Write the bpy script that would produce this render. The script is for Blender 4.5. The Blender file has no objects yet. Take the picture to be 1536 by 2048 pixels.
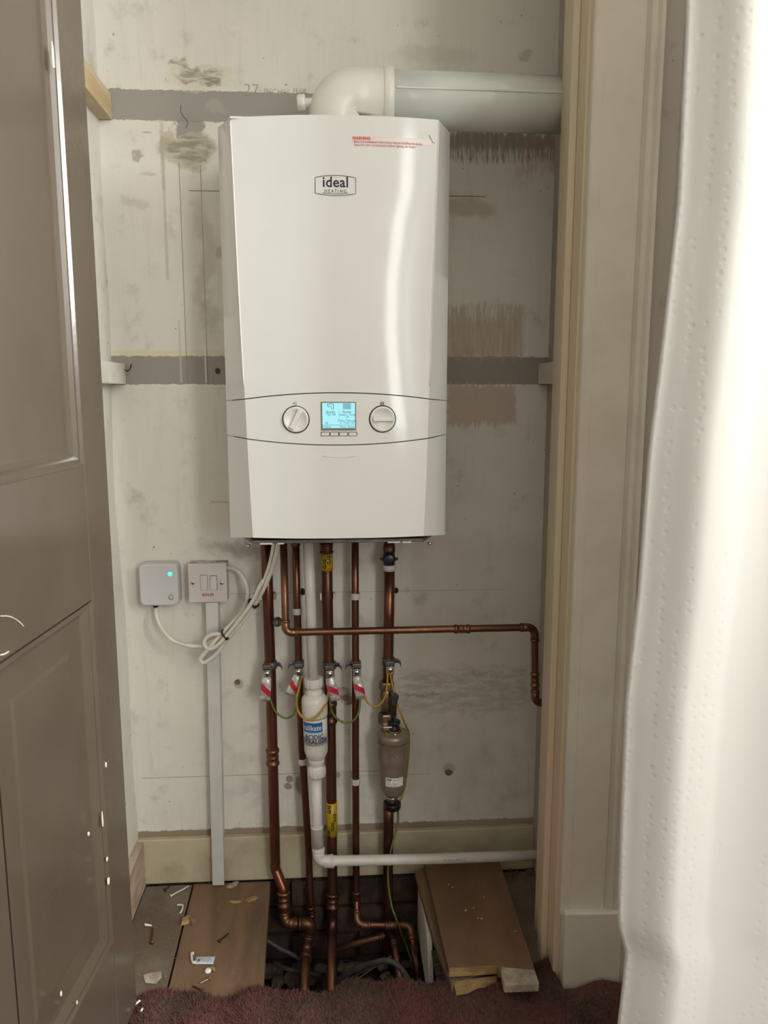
import bpy, bmesh, math, random
from mathutils import Vector, Matrix
random.seed(7)
S = bpy.context.scene
C = S.collection
# ---------------------------------------------------------------- camera, light, exposure
CAM = Vector((0, -1.6, 1.10)); PITCH = math.radians(8.9); YAW = math.radians(3.7); FPX = 1538.0
cd = bpy.data.cameras.new('camera'); cam = bpy.data.objects.new('camera', cd); C.objects.link(cam)
cam.location = CAM; cam.rotation_euler = (math.pi/2-PITCH, 0, -YAW)
cd.sensor_fit = 'VERTICAL'; cd.sensor_height = 36; cd.sensor_width = 27; cd.lens = 36*FPX/2048
cd.clip_start = 0.02; cd.dof.use_dof = True; cd.dof.focus_distance = 1.42; cd.dof.aperture_fstop = 6.0
S.camera = cam
S.view_settings.view_transform = 'Standard'; S.view_settings.look = 'None'
S.view_settings.gamma = 1; S.view_settings.use_curve_mapping = False
S.view_settings.exposure = 0.12
w = bpy.data.worlds.new('daylight'); S.world = w; w.use_nodes = True
w.node_tree.nodes['Background'].inputs[0].default_value = (0.85, 0.93, 1.0, 1)
w.node_tree.nodes['Background'].inputs[1].default_value = 0.6
def area(name, loc, rot, sx, sy, power, col):
    l = bpy.data.lights.new(name, 'AREA'); l.shape = 'RECTANGLE'; l.size = sx; l.size_y = sy
    l.energy = power; l.color = col
    o = bpy.data.objects.new(name, l); o.location = loc; o.rotation_euler = rot; C.objects.link(o); return o
# daylight entering through the two windows of the room behind the camera
area('window_daylight', (1.20, -3.23, 1.66), (math.pi/2, 0, 0), 0.36, 1.55, 26, (1.0, 1.0, 0.98))
area('window_daylight', (1.93, -1.95, 1.90), (math.pi/2, 0, math.pi/2), 0.9, 0.86, 105, (0.99, 1.0, 0.995))

# ---------------------------------------------------------------- helpers
Fv = Vector((math.sin(YAW)*math.cos(PITCH), math.cos(YAW)*math.cos(PITCH), -math.sin(PITCH)))
Rv = Vector((math.cos(YAW), -math.sin(YAW), 0)); Uv = Rv.cross(Fv)
def ray(px, py): return Fv + Rv*((px-768)/FPX) - Uv*((py-1024)/FPX)
def at(px, py, Y=0.0):                 # photo measurement -> point of the vertical plane y=Y
    r = ray(px, py); return CAM + r*((Y-CAM.y)/r.y)
def fl(px, py, Z=0.02):                # photo measurement -> point of the horizontal plane z=Z
    r = ray(px, py); return CAM + r*((Z-CAM.z)/r.z)
def lin(c):
    return tuple(((x/255)/12.92 if x/255 <= .04045 else ((x/255+.055)/1.055)**2.4) for x in c[:3]) + (1,)

class NT:
    def __init__(s, name):
        s.mat = bpy.data.materials.new(name); s.mat.use_nodes = True; s.t = s.mat.node_tree
        s.b = s.t.nodes['Principled BSDF']
        s.tc = s.t.nodes.new('ShaderNodeTexCoord').outputs['Object']
    def put(s, sock, v):
        if isinstance(v, bpy.types.NodeSocket): s.t.links.new(v, sock)
        else: sock.default_value = v
    def m(s, op, a, b=None, clamp=False):
        n = s.t.nodes.new('ShaderNodeMath'); n.operation = op; n.use_clamp = clamp
        s.put(n.inputs[0], a)
        if b is not None: s.put(n.inputs[1], b)
        return n.outputs[0]
    def xyz(s):
        n = s.t.nodes.new('ShaderNodeSeparateXYZ'); s.put(n.inputs[0], s.tc); return n.outputs
    def comb(s, x, y, z):
        n = s.t.nodes.new('ShaderNodeCombineXYZ')
        for i, v in enumerate((x, y, z)): s.put(n.inputs[i], v)
        return n.outputs[0]
    def noise(s, scale, detail=4, rough=.6, vec=None, sc3=None, off=(0, 0, 0)):
        mp = s.t.nodes.new('ShaderNodeMapping'); s.put(mp.inputs[0], vec if vec is not None else s.tc)
        mp.inputs['Location'].default_value = off
        if sc3: mp.inputs['Scale'].default_value = sc3
        n = s.t.nodes.new('ShaderNodeTexNoise'); s.put(n.inputs['Vector'], mp.outputs[0])
        n.inputs['Scale'].default_value = scale; n.inputs['Detail'].default_value = detail
        n.inputs['Roughness'].default_value = rough
        return n.outputs[0]
    def ramp(s, v, lo, hi):
        n = s.t.nodes.new('ShaderNodeMapRange'); n.interpolation_type = 'SMOOTHSTEP'; s.put(n.inputs[0], v)
        n.inputs[1].default_value = lo; n.inputs[2].default_value = hi
        return n.outputs[0]
    def mix(s, fac, a, b):
        n = s.t.nodes.new('ShaderNodeMix'); n.data_type = 'RGBA'; s.put(n.inputs[0], fac)
        s.put(n.inputs[6], a); s.put(n.inputs[7], b); return n.outputs[2]
    def bump(s, h, strength=.3, dist=.002):
        n = s.t.nodes.new('ShaderNodeBump'); n.inputs['Strength'].default_value = strength
        n.inputs['Distance'].default_value = dist; s.put(n.inputs['Height'], h)
        s.t.links.new(n.outputs[0], s.b.inputs['Normal'])
    def fin(s, col, rough=.6, metal=0, spec=None, coat=None):
        s.put(s.b.inputs['Base Color'], col); s.put(s.b.inputs['Roughness'], rough); s.b.inputs['Metallic'].default_value = metal
        if spec is not None: s.b.inputs['Specular IOR Level'].default_value = spec
        if coat: s.b.inputs['Coat Weight'].default_value = coat; s.b.inputs['Coat Roughness'].default_value = .04
        return s.mat

def pm(name, c1, c2=None, scale=20, rough=.5, metal=0, bump=0, bscale=None, sc3=None, lo=.35, hi=.65, coat=None, spec=None, dist=.002):
    n = NT(name)
    f = n.ramp(n.noise(scale, 5, .6, sc3=sc3), lo, hi)
    col = n.mix(f, lin(c1), lin(c2 or [x*.9 for x in c1]))
    if bump: n.bump(n.noise(bscale or scale*3, 4, .6, sc3=sc3), bump, dist)
    return n.fin(col, rough, metal, spec, coat)

class MB:
    def __init__(s): s.v = []; s.f = []; s.mi = []; s.sm = []
    def add(s, V, F, mi=0, sm=False):
        o = len(s.v); s.v += [Vector(p) for p in V]
        for q in F: s.f.append([i+o for i in q]); s.mi.append(mi); s.sm.append(sm)
        return s
    def box(s, x0, x1, y0, y1, z0, z1, mi=0):
        V = [(x, y, z) for x in (x0, x1) for y in (y0, y1) for z in (z0, z1)]
        return s.add(V, [(0, 1, 3, 2), (4, 6, 7, 5), (0, 4, 5, 1), (2, 3, 7, 6), (0, 2, 6, 4), (1, 5, 7, 3)], mi)
    def prism(s, poly, a, b, axis='z', mi=0, sm=False):
        n = len(poly)
        def P(p, t):
            return (p[0], p[1], t) if axis == 'z' else (p[0], t, p[1]) if axis == 'y' else (t, p[0], p[1])
        V = [P(p, a) for p in poly]+[P(p, b) for p in poly]
        s.add(V, [tuple(range(n))[::-1], tuple(range(n, 2*n))], mi)
        o = len(s.v)-2*n
        for i in range(n):
            j = (i+1) % n; s.f.append([o+i, o+j, o+n+j, o+n+i]); s.mi.append(mi); s.sm.append(sm)
        return s
    def slab(s, quad, thick, mi=0):        # polygon of 3-D points, extruded along its normal downwards
        q = [Vector(p) for p in quad]; nrm = (q[1]-q[0]).cross(q[2]-q[0]).normalized()
        if nrm.z > 0: nrm = -nrm
        n = len(q); V = q+[p+nrm*thick for p in q]
        return s.add(V, [tuple(range(n)), tuple(range(n, 2*n))[::-1]]+[(i, (i+1) % n, n+(i+1) % n, n+i) for i in range(n)], mi)
    def tube(s, pts, r, n=16, caps=True, mi=0, closed=False):
        pts = [Vector(p) for p in pts]; k = len(pts); rs = r if isinstance(r, (list, tuple)) else [r]*k
        V = []; F = []; up = None
        for i, p in enumerate(pts):
            if closed: t = pts[(i+1) % k]-pts[i-1]
            else: t = pts[min(i+1, k-1)]-pts[max(i-1, 0)]
            t.normalize()
            if up is None:
                up = Vector((0, 0, 1)) if abs(t.z) < .9 else Vector((0, 1, 0))
            up = (up-t*up.dot(t)); up.normalize(); sd = t.cross(up)
            for j in range(n):
                a = 2*math.pi*j/n; V.append(p+(up*math.cos(a)+sd*math.sin(a))*rs[i])
        for i in range(k if closed else k-1):
            for j in range(n):
                a = i*n+j; b = i*n+(j+1) % n; c = ((i+1) % k)*n+(j+1) % n; d = ((i+1) % k)*n+j
                F.append((a, b, c, d))
        s.add(V, F, mi, True)
        if caps and not closed:
            o = len(s.v)-len(V)
            s.f.append([o+j for j in range(n)][::-1]); s.mi.append(mi); s.sm.append(False)
            s.f.append([o+(k-1)*n+j for j in range(n)]); s.mi.append(mi); s.sm.append(False)
        return s
    def lathe(s, prof, org, axis=(0, 0, 1), n=32, mi=0, sm=True, ref=None, lobes=0, amp=0):
        ax = Vector(axis).normalized(); org = Vector(org)
        u = (Vector(ref) if ref else (Vector((1, 0, 0)) if abs(ax.x) < .9 else Vector((0, 1, 0))))
        u = (u-ax*u.dot(ax)).normalized(); w_ = ax.cross(u)
        V = []; F = []
        for (r, t) in prof:
            for j in range(n):
                a = 2*math.pi*j/n; rr = r*(1+(amp if lobes and (j*lobes//n) % 2 else 0))
                V.append(org+ax*t+(u*math.cos(a)+w_*math.sin(a))*rr)
        for i in range(len(prof)-1):
            for j in range(n):
                F.append((i*n+j, i*n+(j+1) % n, (i+1)*n+(j+1) % n, (i+1)*n+j))
        s.add(V, F, mi, sm)
        o = len(s.v)-len(V)
        if prof[0][0] > 1e-5: s.f.append([o+j for j in range(n)][::-1]); s.mi.append(mi); s.sm.append(False)
        if prof[-1][0] > 1e-5: s.f.append([o+(len(prof)-1)*n+j for j in range(n)]); s.mi.append(mi); s.sm.append(False)
        return s
    def build(s, name, mat, parent=None, bevel=0, seg=2, autosm=False):
        me = bpy.data.meshes.new(name); me.from_pydata([tuple(p) for p in s.v], [], s.f)
        for m_ in (mat if isinstance(mat, (list, tuple)) else [mat]): me.materials.append(m_)
        for p, a, b in zip(me.polygons, s.mi, s.sm): p.material_index = a; p.use_smooth = b
        bm = bmesh.new(); bm.from_mesh(me)
        bmesh.ops.remove_doubles(bm, verts=bm.verts, dist=1e-6)
        bmesh.ops.recalc_face_normals(bm, faces=bm.faces); bm.to_mesh(me); bm.free()
        o = bpy.data.objects.new(name, me); C.objects.link(o)
        if bevel:
            md = o.modifiers.new('bevel', 'BEVEL'); md.width = bevel; md.segments = seg; md.limit_method = 'ANGLE'
            md.angle_limit = math.radians(35); md.harden_normals = False
        if parent:
            o.parent = parent
            if parent.type == 'EMPTY': o.matrix_parent_inverse = Matrix.Translation(-parent.location)
        return o

def thing(name, label, cat, loc=(0, 0, 0), group=None):
    o = bpy.data.objects.new(name, None); C.objects.link(o); o.location = loc; o.empty_display_size = .02
    o['label'] = label; o['category'] = cat
    if group: o['group'] = group
    return o
def tag(o, label, cat, group=None, kind=None):
    o['label'] = label; o['category'] = cat
    if group: o['group'] = group
    if kind: o['kind'] = kind
    return o
def struct(o): o['kind'] = 'structure'; return o
def dup(root, loc, label, rot=None):
    r = root.copy(); C.objects.link(r); r.location = loc; r['label'] = label
    if rot is not None: r.rotation_euler = rot
    for ch in list(root.children):
        c = ch.copy(); C.objects.link(c); c.parent = r
        for g in ch.children:
            d = g.copy(); C.objects.link(d); d.parent = c
    return r
def rrect(x0, x1, z0, z1, r, n=5):
    P = []
    for cx, cz, a0 in ((x1-r, z1-r, 0), (x0+r, z1-r, 90), (x0+r, z0+r, 180), (x1-r, z0+r, 270)):
        for i in range(n+1):
            a = math.radians(a0+90*i/n); P.append((cx+r*math.cos(a), cz+r*math.sin(a)))
    return P
def smooth(pts, k=8):
    p = [Vector(q) for q in pts]; p = [p[0]*2-p[1]]+p+[p[-1]*2-p[-2]]; out = []
    for i in range(1, len(p)-2):
        for j in range(k):
            t = j/k; a, b, c, d = p[i-1:i+3]
            out.append(.5*((2*b)+(c-a)*t+(2*a-5*b+4*c-d)*t*t+(3*b-a-3*c+d)*t**3))
    out.append(p[-2]); return out
def fillet(pts, r, k=8):                # -> full path, list of arcs
    pts = [Vector(p) for p in pts]; path = [pts[0]]; arcs = []
    for i in range(1, len(pts)-1):
        a = (pts[i-1]-pts[i]); b = (pts[i+1]-pts[i]); la, lb = a.length, b.length; a.normalize(); b.normalize()
        ang = a.angle(b)
        if ang > math.radians(172): path.append(pts[i]); continue
        d = min(r/math.tan(ang/2), la*.45, lb*.45); rr = d*math.tan(ang/2)
        bis = (a+b).normalized(); ctr = pts[i]+bis*(rr/math.sin(ang/2)); p0 = pts[i]+a*d; p1 = pts[i]+b*d
        arc = []
        for j in range(k+1):
            t = j/k; v = (p0-ctr).normalized().slerp((p1-ctr).normalized(), t)*rr; arc.append(ctr+v)
        path += arc
        if ang < math.radians(140): arcs.append([p0+a*.014]+arc+[p1+b*.014])
    path.append(pts[-1]); return path, arcs
def text_mesh(txt, size, fn, mat, name, parent, align='CENTER', bold=0, extrude=0, space=1.0, sx=1.0, shear=0):
    cu = bpy.data.curves.new(name, 'FONT'); cu.body = txt; cu.size = size; cu.align_x = align; cu.align_y = 'CENTER'
    cu.offset = bold; cu.extrude = extrude; cu.space_character = space; cu.resolution_u = 3; cu.shear = shear
    t = bpy.data.objects.new('tmp', cu); C.objects.link(t); bpy.context.view_layer.update()
    me = bpy.data.meshes.new_from_object(t.evaluated_get(bpy.context.evaluated_depsgraph_get()))
    bpy.data.objects.remove(t)
    for v in me.vertices: v.co = Vector(fn(v.co.x*sx, v.co.y, v.co.z))
    me.materials.clear(); me.materials.append(mat)
    for p in me.polygons: p.material_index = 0
    me.name = name; o = bpy.data.objects.new(name, me); C.objects.link(o)
    if parent:
        o.parent = parent
        if parent.type == 'EMPTY': o.matrix_parent_inverse = Matrix.Translation(-parent.location)
    return o

# ---------------------------------------------------------------- materials
def wall_material(name, base, marks=None, dirty=.5, seed=0):
    n = NT(name); x, y, z = n.xyz()
    big = n.noise(3.0, 5, .6, off=(seed, 3, 1)); mid = n.noise(14, 6, .65, off=(seed, 9, 4)); fine = n.noise(160, 3, .6)
    brush = n.noise(1, 4, .6, sc3=(60, 60, 6))
    col = n.mix(n.ramp(big, .3, .7), lin(base), lin([c*.965 for c in base]))
    col = n.mix(n.m('MULTIPLY', n.ramp(mid, .54, .78), dirty), col, lin((120, 112, 100)))
    col = n.mix(n.m('MULTIPLY', n.ramp(brush, .5, .8), .16), col, lin((150, 140, 126)))
    sp = n.noise(75, 2, .5, off=(seed, 1, 7)); col = n.mix(n.m('MULTIPLY', n.ramp(sp, .72, .76), .6), col, lin((84, 76, 66)))
    h = n.m('MULTIPLY', mid, .5); h = n.m('ADD', h, n.m('MULTIPLY', fine, .16)); h = n.m('ADD', h, n.m('MULTIPLY', brush, .2))
    if marks:
        d1 = n.m('SUBTRACT', n.noise(60, 5, .7), .5); d2 = n.m('SUBTRACT', n.noise(60, 5, .7, off=(5, 5, 5)), .5)
        g1 = n.m('SUBTRACT', n.noise(12, 4, .6, off=(2, 5, 5)), .5)
        vs = n.m('SUBTRACT', n.noise(1, 3, .6, sc3=(130, 10, 7)), .5)
        stre = n.noise(1, 4, .7, sc3=(170, 10, 14)); hst = n.noise(1, 3, .6, sc3=(25, 10, 90))
        def coords(k):
            if k == 0: return x, z
            if k == 1: return n.m('ADD', x, n.m('MULTIPLY', d1, .012)), n.m('ADD', z, n.m('MULTIPLY', d2, .012))
            if k == 2: return n.m('ADD', x, n.m('MULTIPLY', d1, .03)), n.m('ADD', z, n.m('ADD', n.m('MULTIPLY', g1, .03), n.m('MULTIPLY', vs, .055)))
            return n.m('ADD', x, n.m('MULTIPLY', g1, .09)), n.m('ADD', z, n.m('ADD', n.m('MULTIPLY', d2, .03), n.m('MULTIPLY', g1, -.08)))
        cc = [coords(k) for k in range(4)]
        for mk in marks:
            kind, x0, y0, x1, y1, c, amt, k, soft = mk[:9]; tex = mk[9] if len(mk) > 9 else None
            a = at(x0, y0); b = at(x1, y1); X, Z = cc[k]
            xa, xb = min(a.x, b.x), max(a.x, b.x); za, zb = min(a.z, b.z), max(a.z, b.z)
            if kind == 'v': xa = at(x0, y0).x; xb = xa+abs(x1-x0)/1060.
            if kind == 'h': zb = at(x0, y0).z; za = zb-abs(y1-y0)/1060.
            if kind in 'bvh':
                e = n.m('MINIMUM', n.m('MINIMUM', n.m('SUBTRACT', X, xa), n.m('SUBTRACT', xb, X)), n.m('MINIMUM', n.m('SUBTRACT', Z, za), n.m('SUBTRACT', zb, Z)))
                f = n.ramp(e, -soft/2, soft/2)
            else:
                ex = n.m('DIVIDE', n.m('SUBTRACT', X, (xa+xb)/2), (xb-xa)/2); ez = n.m('DIVIDE', n.m('SUBTRACT', Z, (za+zb)/2), (zb-za)/2)
                e = n.m('SUBTRACT', 1.0, n.m('SQRT', n.m('ADD', n.m('MULTIPLY', ex, ex), n.m('MULTIPLY', ez, ez))))
                f = n.ramp(e, 0, soft)
            if tex == 's': f = n.m('MULTIPLY', f, n.ramp(stre, .36, .6))
            if tex == 'h': f = n.m('MULTIPLY', f, n.ramp(hst, .35, .6))
            if tex == 'm': f = n.m('MULTIPLY', f, n.ramp(mid, .4, .62))
            if tex == 'r': h = n.m('SUBTRACT', h, n.m('MULTIPLY', f, 1.6))
            col = n.mix(n.m('MULTIPLY', f, amt), col, lin(c))
    n.bump(h, .5, .0025)
    return n.fin(col, .62, 0, .35)
GREY = (150, 146, 138); DK = (70, 62, 54); TAN = (178, 158, 138); PALE = (218, 212, 200)
marks = [
 ('b', 150, 176, 640, 248, GREY, .97, 1, .002, 'r'), ('b', 150, 712, 1130, 769, (146, 141, 132), .97, 1, .002, 'r'),
 ('b', 150, 700, 640, 713, (214, 204, 176), .8, 1, .003), ('b', 150, 769, 1130, 773, (222, 218, 208), .7, 1, .002),
 ('e', 335, 225, 415, 285, (150, 146, 138), .95, 3, .2), ('e', 310, 255, 445, 345, (186, 180, 160), .8, 3, .25), ('e', 330, 262, 440, 335, (136, 130, 114), .8, 3, .3, 'h'), ('e', 322, 240, 345, 335, (170, 160, 136), .6, 3, .4),
 ('e', 325, 110, 480, 190, (208, 202, 184), .8, 3, .3), ('e', 340, 118, 400, 165, (138, 132, 116), .75, 3, .3, 'h'), ('e', 385, 128, 455, 180, (130, 125, 110), .85, 3, .3, 'h'),
 ('b', 470, 235, 640, 247, (205, 200, 186), .3, 1, .003), ('e', 415, 205, 465, 240, (172, 166, 152), .5, 3, .5),
 ('b', 894, 262, 1110, 322, (128, 122, 110), .85, 2, .012, 's'), ('b', 894, 262, 1112, 300, (135, 128, 118), .8, 2, .012), ('b', 1040, 262, 1125, 345, (176, 140, 124), .45, 2, .02, 's'),
 ('b', 880, 608, 1045, 716, (172, 154, 134), .7, 2, .015, 's'), ('b', 895, 640, 1040, 716, (182, 164, 142), .6, 2, .02),
 ('b', 895, 769, 1030, 850, (182, 164, 146), .75, 2, .01), ('e', 870, 380, 990, 440, (176, 156, 134), .5, 3, .5),
 ('b', 200, 1666, 1100, 1690, (132, 110, 88), .9, 1, .003), ('b', 895, 1080, 1130, 1700, (176, 170, 162), .25, 3, .08), ('b', 400, 1480, 1130, 1700, (150, 146, 138), .18, 3, .08, 'm'),  # wide right-hand block: dirty paint plus some shade put into the colour
 ('v', 357, 325, 358.6, 765, (120, 110, 96), .75, 0, .0006), ('v', 400, 330, 401.6, 768, (120, 110, 96), .75, 0, .0006), ('v', 355.5, 640, 360, 765, (190, 186, 170), .6, 0, .002), ('v', 408, 690, 411, 766, (226, 222, 212), .7, 0, .002),
 ('v', 322, 310, 328, 560, (150, 140, 124), .35, 0, .003), ('v', 318, 235, 326, 380, (176, 166, 140), .4, 1, .004), ('h', 378, 380.4, 440, 382, (60, 54, 48), .85, 0, .0006), ('h', 895, 391, 972, 393, (90, 80, 70), .8, 0, .0006),
 ('h', 460, 1187, 1010, 1188.6, (92, 84, 74), .4, 0, .001), ('h', 285, 1556, 760, 1557.6, (84, 76, 66), .6, 0, .001), ('h', 700, 1552, 860, 1553.4, (90, 80, 70), .4, 0, .001),
 ('e', 469, 1358, 481, 1370, (34, 25, 18), 1, 1, .2), ('e', 466, 1356, 488, 1378, (150, 126, 98), .5, 1, .3), ('e', 888, 1537, 906, 1552, (30, 24, 18), 1, 1, .3), ('e', 884, 1524, 912, 1552, (150, 136, 118), .5, 1, .4),
 ('e', 598, 1175, 612, 1192, (18, 14, 12), 1, 0, .3), ('e', 786, 1174, 798, 1188, (14, 11, 9), 1, 0, .3), ('e', 669, 1543, 682, 1557, (14, 11, 9), 1, 0, .3), ('e', 655, 1535, 696, 1566, (196, 190, 180), .6, 1, .3),
 ('e', 570, 1550, 588, 1566, (120, 112, 100), .8, 1, .3), ('e', 566, 1565, 586, 1580, (124, 115, 103), .8, 1, .3), ('e', 588, 1545, 612, 1592, (110, 102, 92), .7, 1, .4),
 ('e', 664, 1372, 704, 1402, (110, 80, 48), .8, 3, .4), ('e', 667, 1376, 700, 1392, (216, 208, 194), .5, 1, .5), ('e', 380, 1078, 560, 1118, (70, 62, 54), .35, 3, .8), ('e', 440, 1085, 560, 1130, (60, 54, 46), .35, 3, .8),  # last two ellipses paint the boiler's soft shadow below its left corner
 ('e', 262, 300, 292, 330, (150, 144, 132), .7, 3, .5), ('e', 280, 262, 305, 268, (140, 132, 118), .6, 1, .5), ('e', 230, 385, 300, 420, (186, 180, 166), .5, 3, .6), ('e', 275, 342, 320, 354, (180, 170, 156), .5, 1, .6),
 ('e', 380, 330, 440, 720, (176, 168, 148), .45, 3, .7), ('e', 420, 480, 450, 520, (160, 140, 104), .5, 3, .5), ('e', 1090, 1335, 1130, 1370, (150, 140, 128), .4, 1, .5),
 ('b', 945, 1345, 985, 1350, (96, 88, 78), .6, 2, .003, 'm'), ('b', 800, 1340, 1050, 1420, (140, 132, 120), .4, 3, .03, 'h'), ('b', 812, 1388, 880, 1391, (120, 112, 100), .5, 3, .003),
 ('h', 420, 1003, 460, 1006, (150, 140, 128), .5, 1, .003), ('e', 430, 735, 442, 750, (30, 26, 24), .9, 1, .3), ('e', 752, 385, 1050, 445, (180, 166, 148), .2, 3, .6),
 ('e', 808, 1172, 819, 1187, (176, 166, 150), .5, 0, .3), ('e', 1020, 90, 1070, 120, (160, 152, 140), .5, 3, .5), ('e', 760, 80, 980, 140, (180, 172, 158), .3, 3, .6),
]
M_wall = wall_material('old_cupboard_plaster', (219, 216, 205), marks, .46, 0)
M_wside = wall_material('cupboard_side_plaster', (212, 209, 199), None, .4, 5)
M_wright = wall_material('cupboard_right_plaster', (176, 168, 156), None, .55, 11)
M_room = pm('room_wall_paint', (205, 202, 194), (198, 194, 186), 5, .8)
M_greywall = pm('grey_rough_plaster', (178, 174, 170), (165, 160, 156), 30, .85, bump=.5, bscale=70)
M_ceil = pm('ceiling_paint', (225, 223, 216), (218, 215, 208), 4, .9)
M_cream = pm('cream_gloss_paint', (214, 209, 194), (206, 199, 183), 7, .38, bump=.12, bscale=40)
M_creamY = pm('yellowed_cream_paint', (203, 190, 160), (212, 190, 162), 3, .42, bump=.12, bscale=40, sc3=(1, 1, .6))
M_skirt = pm('skirting_yellow_paint', (184, 175, 148), (160, 148, 120), 10, .5, bump=.25, bscale=60, lo=.4, hi=.75)
M_skirtraw = pm('skirting_bare_wood', (156, 132, 110), (182, 164, 142), 12, .7, bump=.2, sc3=(1, 1, 4))
M_door = pm('taupe_gloss_door_paint', (90, 80, 68), (82, 73, 61), 2.5, .2, bump=.12, bscale=26, spec=.7)
M_chip = pm('pale_paint_chip', (228, 222, 204), (240, 232, 200), 60, .6)
M_board = pm('dusty_floorboard', (104, 82, 62), (82, 65, 50), 9, .75, bump=.3, bscale=30, sc3=(3, .6, 1), lo=.35, hi=.7)
M_board2 = pm('dusty_floorboard_light', (120, 94, 70), (98, 77, 57), 9, .72, bump=.25, bscale=30, sc3=(3, .6, 1), lo=.35, hi=.7)
M_boardg = pm('dusty_floorboard_grey', (96, 82, 66), (122, 112, 98), 7, .85, bump=.3, bscale=40, lo=.4, hi=.75)
M_ply = pm('brown_loose_board', (122, 92, 68), (104, 78, 56), 5, .62, bump=.2, bscale=40, sc3=(2.5, .7, 1))
M_cut = pm('sawn_wood_end', (160, 132, 90), (130, 102, 64), 30, .8, bump=.3, sc3=(1, 1, 3))
M_plasterend = pm('plaster_crust', (176, 166, 148), (140, 128, 110), 40, .9, bump=.8, bscale=90)
M_palewood = pm('pale_bearer_paint', (216, 213, 204), (204, 198, 186), 20, .6, bump=.2)
M_pine = pm('bare_pine_bearer', (200, 184, 150), (184, 162, 122), 14, .65, bump=.15, sc3=(1, .3, 4))
M_soil = pm('dark_rubble_soil', (78, 60, 46), (44, 33, 26), 30, .95, bump=1, bscale=80, dist=.01)
M_found = pm('sooty_foundation_stone', (70, 52, 42), (38, 28, 24), 18, .95, bump=.9, bscale=30, dist=.008)
M_stone = pm('rubble_stone', (112, 98, 82), (74, 62, 52), 40, .9, bump=.6)
M_carpet = pm('worn_red_carpet', (98, 58, 56), (80, 62, 52), 16, .95, bump=.8, bscale=200)
M_white = pm('white_boiler_gloss', (222, 223, 218), (220, 221, 216), 3, .12, spec=.3)
M_whitesatin = pm('white_satin_plastic', (222, 221, 214), (216, 215, 208), 3, .32)
M_flue = pm('white_flue_enamel', (216, 222, 214), (211, 217, 209), 6, .18, coat=.4)
M_elbow = pm('white_elbow_enamel', (224, 222, 212), (218, 216, 205), 6, .34)
M_pvc = pm('white_overflow_plastic', (216, 211, 204), (206, 200, 192), 10, .38)
M_cable = pm('white_cable_sheath', (214, 210, 198), (200, 195, 182), 20, .42)
M_greyplas = pm('pale_grey_receiver_plastic', (196, 196, 196), (190, 190, 190), 5, .42)
M_spur = pm('white_accessory_plastic', (204, 199, 196), (198, 192, 189), 5, .32)
M_trunk = pm('white_trunking_plastic', (202, 202, 196), (190, 190, 184), 9, .45)
M_dark = pm('dark_gap', (34, 32, 30), (26, 24, 22), 10, .7)
M_black = pm('black_plastic', (20, 20, 22), (12, 12, 14), 10, .4)
M_navy = pm('dark_petrol_plastic', (18, 30, 38), (12, 20, 26), 10, .35)
M_line = pm('printed_grey_line', (120, 118, 112), (110, 108, 102), 10, .5)
M_ink = pm('printed_black_ink', (18, 18, 20), (14, 14, 16), 10, .5)
M_redink = pm('printed_red_ink', (214, 84, 64), (204, 76, 58), 10, .5)
M_pink = pm('warning_label_film', (222, 214, 208), (220, 206, 200), 30, .25)
def copper(name, a, b, r):
    n = NT(name); f = n.ramp(n.noise(9, 5, .6, sc3=(1, 1, .6)), .35, .68); g = n.ramp(n.noise(45, 4, .7), .5, .75)
    col = n.mix(f, lin(a), lin(b)); col = n.mix(n.m('MULTIPLY', g, .5), col, lin((92, 62, 44)))
    n.bump(n.noise(60, 4), .08, .001)
    return n.fin(col, n.m('ADD', n.m('MULTIPLY', g, .2), r), .85)
M_cop = copper('tarnished_copper', (130, 82, 64), (98, 64, 52), .3)
M_copd = copper('dull_brown_copper', (112, 74, 60), (90, 60, 50), .38)
M_copb = copper('brown_brassy_copper', (140, 98, 74), (112, 80, 62), .34)
M_coplow = copper('dirty_underfloor_copper', (132, 90, 66), (94, 66, 50), .42)
M_brass = copper('nickelled_brass_fitting', (170, 156, 138), (136, 120, 104), .3)
M_chrome = pm('bright_plated_steel', (205, 205, 202), (186, 186, 184), 60, .22, .95)
M_zinc = pm('dull_zinc_strap', (112, 110, 106), (92, 90, 86), 40, .45, .6)
M_foil = pm('foil_tag', (222, 220, 216), (176, 174, 170), 90, .35, .35, bump=.6, bscale=60)
M_tagred = pm('red_tag_stripe', (190, 32, 56), (170, 26, 46), 40, .4)
M_filter = pm('taupe_cast_filter_metal', (152, 138, 122), (140, 126, 111), 8, .36, .4)
M_tape = pm('yellow_gas_tape', (196, 164, 22), (176, 140, 20), 30, .4)
M_yel = pm('yellow_ring_print', (206, 190, 60), (190, 172, 50), 10, .5)
M_green = pm('green_earth_sheath', (98, 116, 34), (84, 104, 30), 10, .4)
M_gold = pm('yellow_earth_sheath', (182, 140, 30), (164, 124, 28), 10, .4)
M_cloth = None
def emis(name, col, k, base=None):
    n = NT(name); n.b.inputs['Base Color'].default_value = lin(base or col); n.b.inputs['Emission Color'].default_value = lin(col)
    n.b.inputs['Emission Strength'].default_value = k; n.b.inputs['Roughness'].default_value = .2; return n.mat
M_lcd = emis('backlit_display', (168, 240, 248), .85, (60, 80, 84))
M_led = emis('green_led', (70, 255, 200), 1.3)
M_ledg = emis('green_led_glow', (110, 225, 190), .35)
M_blue = pm('blue_print', (40, 96, 160), (36, 88, 150), 10, .4)
M_bluel = pm('pale_blue_print', (120, 176, 214), (116, 170, 208), 10, .4)
M_navyink = pm('navy_print', (34, 42, 90), (30, 38, 84), 10, .4)
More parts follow.
